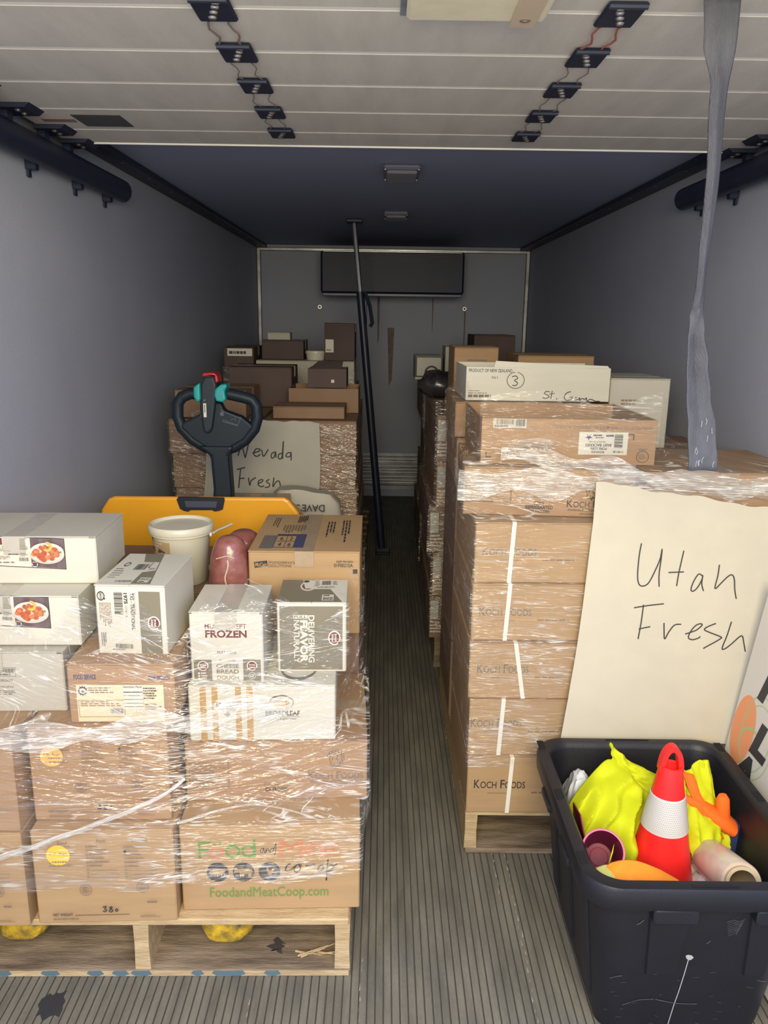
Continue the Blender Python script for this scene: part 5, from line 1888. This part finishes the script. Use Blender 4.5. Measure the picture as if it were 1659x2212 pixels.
# ------------------------------------------------------------------ load behind the jack (left row, second pallet)
RW = ('bottom', 'second', 'third', 'fourth', 'fifth', 'sixth')
rg = random.Random(21)
for i in range(6):
    z = .15 + i * .161
    for c, (a, b, nm) in enumerate(((-.97, -.56, 'left'), (-.55, -.118, 'right'))):
        j = rg.uniform(-.012, .012)
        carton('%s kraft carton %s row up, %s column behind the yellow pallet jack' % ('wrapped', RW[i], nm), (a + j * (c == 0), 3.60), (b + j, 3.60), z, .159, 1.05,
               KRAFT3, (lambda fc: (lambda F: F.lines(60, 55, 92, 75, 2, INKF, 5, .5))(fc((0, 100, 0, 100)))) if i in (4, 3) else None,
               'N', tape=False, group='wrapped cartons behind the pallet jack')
carton('shiny wrapped flat carton on top of the load behind the jack, right of the tiller', (-.508, 3.64), (-.178, 3.64), 1.118, .056, .22, KRAFT3, None, 'N2', tape=False)
carton('open kraft tray with a printed end behind the shiny wrapped carton', (-.465, 3.90), (-.122, 3.90), 1.118, .118, .30, KRAFT3,
       lambda fc: (lambda F: koch_logo(F, 82, 45, 7, INKF))(fc((0, 100, 0, 40))), 'N2', open_top=True)
t = carton('small brown open carton with a raised flap, on the kraft tray', (-.372, 3.92), (-.182, 3.92), 1.238, .092, .2, BROWNB, None, None, open_top=True)
mb = MB(); mb.raw([(-.09, -.09, .09), (.07, -.10, .09), (.075, -.02, .128), (-.05, -.01, .125)], [[0, 1, 2, 3]], BROWNB)
o = mb.build('flap', t); s = o.modifiers.new('t', 'SOLIDIFY'); s.thickness = .004
mb = MB(); mb.box((.02, -.1015, .025), (.035, -.1003, .04), PAPERW, .0002); mb.build('label', t)
carton('brown carton with a small white label, behind the jack tiller', (-.955, 3.63), (-.63, 3.63), 1.118, .125, .42, KRAFT3,
       lambda fc: (lambda F: (F.rect(42, 30, 58, 75, PAPERW), F.lines(44, 38, 56, 70, 4, INKG, 3, .4)))(fc((0, 100, 0, 100))), 'N2')
carton('brown carton with shiny tape bands behind the upper part of the tiller', (-.80, 4.12), (-.475, 4.12), 1.118, .205, .3, BROWNB, None, 'N2')
# ------------------------------------------------------------------ dark rear left load
for i in range(4):
    z = .15 + i * .246
    for a, b, nm in ((-.97, -.56, 'left'), (-.55, -.178, 'right')):
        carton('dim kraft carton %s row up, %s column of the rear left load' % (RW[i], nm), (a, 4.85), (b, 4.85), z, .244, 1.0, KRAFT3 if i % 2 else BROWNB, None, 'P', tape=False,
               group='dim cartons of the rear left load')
carton('long pale carton across the top of the rear left load', (-.772, 4.84), (-.178, 4.84), 1.134, .186, .4, GREYB, None, 'P', tape=False)
carton('dark carton with a white printed label, top left of the rear left load', (-.965, 4.84), (-.785, 4.84), 1.134, .262, .4, BROWNB,
       lambda fc: (lambda F: (F.rect(12, 3, 95, 20, PAPERW), F.lines(18, 9, 76, 17, 1, INK, 2, .8)))(fc((0, 100, 0, 100))), 'P')
carton('tall dark carton with a small white label on top of the rear left load', (-.358, 4.86), (-.176, 4.86), 1.322, .225, .30, BROWNB,
       lambda fc: (lambda F: (F.rect(3, 44, 30, 78, PAPERW), F.lines(6, 70, 28, 74, 1, INK, 4, .8)))(fc((0, 100, 0, 100))), None)
carton('wide dark carton on the rear left load, left of the small bucket', (-.752, 4.95), (-.495, 4.95), 1.322, .115, .28, BROWNB, None, None)
carton('small pale carton lying on the wide dark carton at the rear left', (-.722, 5.0), (-.582, 5.0), 1.438, .045, .12, GREYB, None, None, tape=False)
t = thing('plastic_bucket', 'small white bucket on the rear left load beside the tall dark carton', 'bucket', (-.418, 4.93, 1.322))
mb = MB(); mb.lathe([(0, 0), (.054, 0), (.060, .045), (.058, .045), (.055, .03), (0, .03)], BUCKW, 28); mb.build('bucket_body', t, True)
mb = MB(); mb.lathe([(.0600, .038), (.063, .039), (.063, .055), (.060, .057), (0, .057)], BUCKW, 28); mb.build('lid', t, True)

# ------------------------------------------------------------------ right row, second and third loads
for i in range(5):
    z = .15 + i * .205
    for c, (a, b, nm) in enumerate(((.225, .62, 'aisle'), (.63, 1.19, 'wall'))):
        j = rg.uniform(-.02, .014)
        carton('kraft carton %s row up on the %s side of the second right load' % (RW[i], nm), (a + (j if c == 0 else 0), 3.38), (b, 3.38), z, .203, 1.0,
               KRAFT2 if i % 2 else KRAFT3,
               (lambda fc: (lambda F: (F.rect(1, 10, 10, 55, GREYB), F.lines(1, 60, 16, 90, 4, PAPERW, 4, .5)))(fc((0, 100, 0, 100)))) if c == 0 else None, 'Q', tape=False,
               group='cartons of the second right load')
carton('kraft carton with a printed square, topmost behind the handwritten white carton', (.302, 3.42), (.490, 3.42), 1.177, .283, .3, KRAFT2,
       lambda fc: (lambda F: (F.frame(30, 18, 74, 60, 2, INKG), F.lines(33, 22, 71, 56, 6, INKG, 3, .4)))(fc((0, 100, 0, 100))), 'Q')
carton('long brown carton seen as a low strip behind the handwritten white carton', (.575, 3.42), (.900, 3.42), 1.177, .252, .35, KRAFT2, None, 'Q')
for i in range(4):
    z = .15 + i * .27
    for c, (a, b, nm) in enumerate(((.255, .66, 'aisle'), (.67, 1.19, 'wall'))):
        j = rg.uniform(-.02, .02)
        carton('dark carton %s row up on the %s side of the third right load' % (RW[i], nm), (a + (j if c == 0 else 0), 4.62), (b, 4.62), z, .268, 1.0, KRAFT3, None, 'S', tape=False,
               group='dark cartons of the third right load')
carton('pale carton with a black ring print, topmost at the aisle far back', (.185, 4.66), (.345, 4.66), 1.231, .135, .3, GREYB,
       lambda fc: (lambda F: (F.frame(0, 0, 100, 90, 6, INK), F.ring(60, 70, 26, 30, 8, INK, 180, 360)))(fc((0, 100, 0, 100))), None)
carton('pale carton beside the kraft printed square at the rear right', (.36, 4.68), (.44, 4.68), 1.231, .190, .25, GREYB, None, None)
carton('dark crate near the right wall at the back, topmost of the rear loads', (.55, 4.9), (.80, 4.9), 1.231, .255, .4, BROWNB, None, None)
t = thing('wrapped_bundle', 'dark shiny wrapped bundle hanging over the aisle edge of the right rear load', 'bundle', (.30, 4.2, 1.177))
mb = MB()
def bundle(u, v):
    c, s_ = math.cos(2 * PI * u), math.sin(2 * PI * u)
    q = math.sin(PI * v) ** .45
    k = 1 + .35 * noise.noise(Vector((c * 2.2, s_ * 2.2, v * 3)))
    return (.10 * math.copysign(abs(c) ** .6, c) * q * k, .13 * math.copysign(abs(s_) ** .6, s_) * q, (.06 - .06 * math.cos(PI * v)) * (1 + .3 * noise.noise(Vector((c * 3, s_ * 3, 4)))))


mb.grid(bundle, 40, 24, DARKW)
mb.build('bundle_body', t, True)

# ------------------------------------------------------------------ stretch film draped over each load


def hull(pts):
    P = sorted(set(pts))
    def half(P):
        H = []
        for p in P:
            while len(H) > 1 and (H[-1][0] - H[-2][0]) * (p[1] - H[-2][1]) - (H[-1][1] - H[-2][1]) * (p[0] - H[-2][0]) <= 0:
                H.pop()
            H.append(p)
        return H
    a, b = half(P), half(P[::-1])
    return a[:-1] + b[:-1]


def film(label, keys, c, zr, a0, a1, off, m, nth=260, nz=80, seed=1.0, amp=.003, win=.02, group=None, parent=None, name='stretch_wrap', part='film', relax=5, slack=.0):
    boxes = [b for k in keys for b in STACK[k]]
    zmin, zmax = zr(0)[0], zr(0)[1]
    for k in range(20):
        lo, hi = zr(k / 19)
        zmin, zmax = min(zmin, lo), max(zmax, hi)
    NZ = 90
    zs = np.linspace(zmin, zmax, NZ)
    th = np.linspace(math.radians(a0), math.radians(a1), nth + 1)
    R = np.zeros((NZ, nth + 1))
    last = None
    for j, z in enumerate(zs):
        pts = [p for (q, z0, z1) in boxes if z0 - win < z < z1 + win for p in q]
        if len(pts) < 3:
            if last is not None:
                R[j] = last
            continue
        Hh = hull([(p[0] - c[0], p[1] - c[1]) for p in pts])
        row = np.full(nth + 1, 1e9)
        for i in range(len(Hh)):
            (ax, ay), (bx, by) = Hh[i], Hh[(i + 1) % len(Hh)]
            nx, ny = by - ay, -(bx - ax)
            L = math.hypot(nx, ny)
            if L < 1e-9:
                continue
            dd = (ax * nx + ay * ny) / L + off
            den = (np.cos(th) * nx + np.sin(th) * ny) / L
            ok = den > 1e-6
            row[ok] = np.minimum(row[ok], dd / den[ok])
        if row.max() > 3 or row.min() < .12:
            R[j] = last if last is not None else np.full(nth + 1, .4)
            continue
        R[j] = row
        last = row
    # the film bridges small steps: let it be pulled out over the recesses
    S = R.copy()
    for _ in range(relax):
        avg = S.copy()
        avg[1:-1] = .25 * S[:-2] + .5 * S[1:-1] + .25 * S[2:]
        S = np.maximum(R, avg)
    mb = MB()
    mb.uv = []
    arc = np.concatenate([[0], np.cumsum(np.hypot(np.diff(np.cos(th) * S[NZ // 2]), np.diff(np.sin(th) * S[NZ // 2])))])
    V = []
    for j in range(nz + 1):
        for i in range(nth + 1):
            lo, hi = zr(i / nth)
            z = lo + (hi - lo) * j / nz
            f = (z - zmin) / (zmax - zmin + 1e-9) * (NZ - 1)
            k = min(max(int(f), 0), NZ - 2); f -= k
            rr = S[k, i] * (1 - f) + S[k + 1, i] * f
            s = arc[i]
            w = abs(noise.noise(Vector((s * 4 + z * 9, z * 26 - s * 7, seed)))) + .6 * abs(noise.noise(Vector((s * 5 - z * 12, z * 34 + s * 9, seed + 4))))
            w2 = noise.noise(Vector((s * 3, z * 4, seed + 9)))
            rr += amp * w + slack * max(0, w2)
            V.append((c[0] + rr * math.cos(th[i]), c[1] + rr * math.sin(th[i]), z))
            mb.uv.append((s, z))
    n = nth + 1
    mb.raw(V, [[j * n + i, j * n + i + 1, (j + 1) * n + i + 1, (j + 1) * n + i] for j in range(nz) for i in range(nth)], m)
    if parent is None:
        t = thing(name, label, 'stretch wrap', (0, 0, 0), 0, group)
    else:
        t = parent
    mb.build(part, t, True)
    return t


def rope(t, pts, r, m, part='film_rope', seed=1):
    """twisted length of bunched film: a tube with a fluted, wandering section"""
    Q = []
    for i in range(len(pts) - 1):
        p0, p1, p2, p3 = [Vector(pts[k]) for k in (max(i - 1, 0), i, i + 1, min(i + 2, len(pts) - 1))]
        for k in range(12):
            f = k / 12
            Q.append(.5 * (2 * p1 + (p2 - p0) * f + (2 * p0 - 5 * p1 + 4 * p2 - p3) * f * f + (3 * p1 - p0 - 3 * p2 + p3) * f ** 3))
    Q.append(Vector(pts[-1]))
    mb = MB(); mb.uv = []
    n = 14
    V, F = [], []
    s = 0
    for i, p in enumerate(Q):
        d = (Q[min(i + 1, len(Q) - 1)] - Q[max(i - 1, 0)]).normalized()
        a = d.cross(Vector((0, 1, 0.2))).normalized(); b = a.cross(d)
        s += (Q[i] - Q[i - 1]).length if i else 0
        for k in range(n):
            tt = 2 * PI * k / n
            rr = r * (1 - .6 * i / len(Q)) * (1 + .35 * math.cos(3 * tt + s * 60) + .2 * noise.noise(Vector((s * 20, k, seed))))
            V.append(tuple(p + a * math.cos(tt) * rr + b * math.sin(tt) * rr * .55))
            mb.uv.append((s, k * .004))
    for i in range(len(Q) - 1):
        for k in range(n):
            F.append([i * n + k, i * n + (k + 1) % n, (i + 1) * n + (k + 1) % n, (i + 1) * n + k])
    mb.raw(V, F, m)
    return mb.build(part, t, True)


tl = film('clear stretch film wrapped round the left front load', ['L'], (-.57, 2.12),
          lambda s: (.455 + .02 * math.sin(s * 9) + .012 * math.sin(s * 40), .905 + .03 * math.sin(s * 33) + .03 * math.sin(s * 71) if s < .62 else .80 + .05 * math.sin(s * 33)),
          -150, 70, .006, FILM, 300, 110, 1.0, .0045, .03, 'clear stretch film round the loads', slack=.006)
film(None, ['L'], (-.57, 2.12), lambda s: (.268 + .012 * math.sin(s * 40), .470 + .02 * math.sin(s * 9) + .012 * math.sin(s * 40)), -150, 70, .007, FILMR, 300, 50, 1.0, .0035, .03, parent=tl, part='lower_film', slack=.004)
rope(tl, [(-1.0, 1.535, .325), (-.80, 1.545, .395), (-.62, 1.556, .462), (-.50, 1.572, .512), (-.44, 1.60, .545)], .0075, FILMB)
rope(tl, [(-.47, 1.62, .415), (-.30, 1.66, .44), (-.14, 1.66, .40), (-.05, 1.64, .355)], .003, FILMB, 'film_rope', 3)
film(None, ['L'], (-.57, 2.12), lambda s: (.617 + .04 * s + .010 * math.sin(s * 31), .675 + .03 * s + .014 * math.sin(s * 23)), -140, -50, .012, FILMB, 160, 24, 6.0, .004, .04, parent=tl, part='bunched_band')
film(None, ['L'], (-.57, 2.12), lambda s: (.272 + .006 * math.sin(s * 31), .305 + .006 * math.sin(s * 53)), -150, -45, .010, FILMR, 160, 10, 2.0, .003, .04, parent=tl, part='lower_band')
tr = film('clear stretch film wrapped round the right front load', ['R'], (.74, 2.6),
          lambda s: (.325 + .02 * math.sin(s * 21), 1.36 + .02 * math.sin(s * 27)), 120, 330, .006, FILMR, 280, 110, 3.0, .0025, .02, 'clear stretch film round the loads', slack=.003)
film(None, ['R'], (.74, 2.6), lambda s: (1.085 + .03 * s + .016 * math.sin(s * 37), 1.165 + .012 * math.sin(s * 29)), 205, 322, .016, FILMB, 200, 26, 8.0, .005, .03, parent=tr, part='bunched_band')
film(None, ['R'], (.74, 2.6), lambda s: (1.19 - .10 * s + .01 * math.sin(s * 30), 1.24 - .115 * s + .014 * math.sin(s * 21)), 226, 310, .012, FILMB, 160, 16, 5.0, .005, .06, parent=tr, part='bunched_band')
film('shiny stretch film wrapped round the load behind the pallet jack', ['N'], (-.55, 4.12), lambda s: (.16, 1.10), 200, 400, .006, FILM, 220, 60, 11.0, .006, .02, 'clear stretch film round the loads', slack=.004)
tn = film('dim stretch film wrapped round the rear left load', ['P'], (-.56, 5.35), lambda s: (.16, 1.28), 200, 400, .008, FILMR, 120, 40, 13.0, .005, .02, 'clear stretch film round the loads')
film('stretch film wrapped round the second load of the right row', ['Q'], (.71, 3.9), lambda s: (.2, 1.24), 120, 330, .008, FILM, 180, 50, 15.0, .005, .02, 'clear stretch film round the loads', slack=.006)
film('dark stretch film wrapped round the third load of the right row', ['S'], (.72, 5.1), lambda s: (.2, 1.24), 120, 330, .008, FILMR, 120, 40, 17.0, .005, .02, 'clear stretch film round the loads')
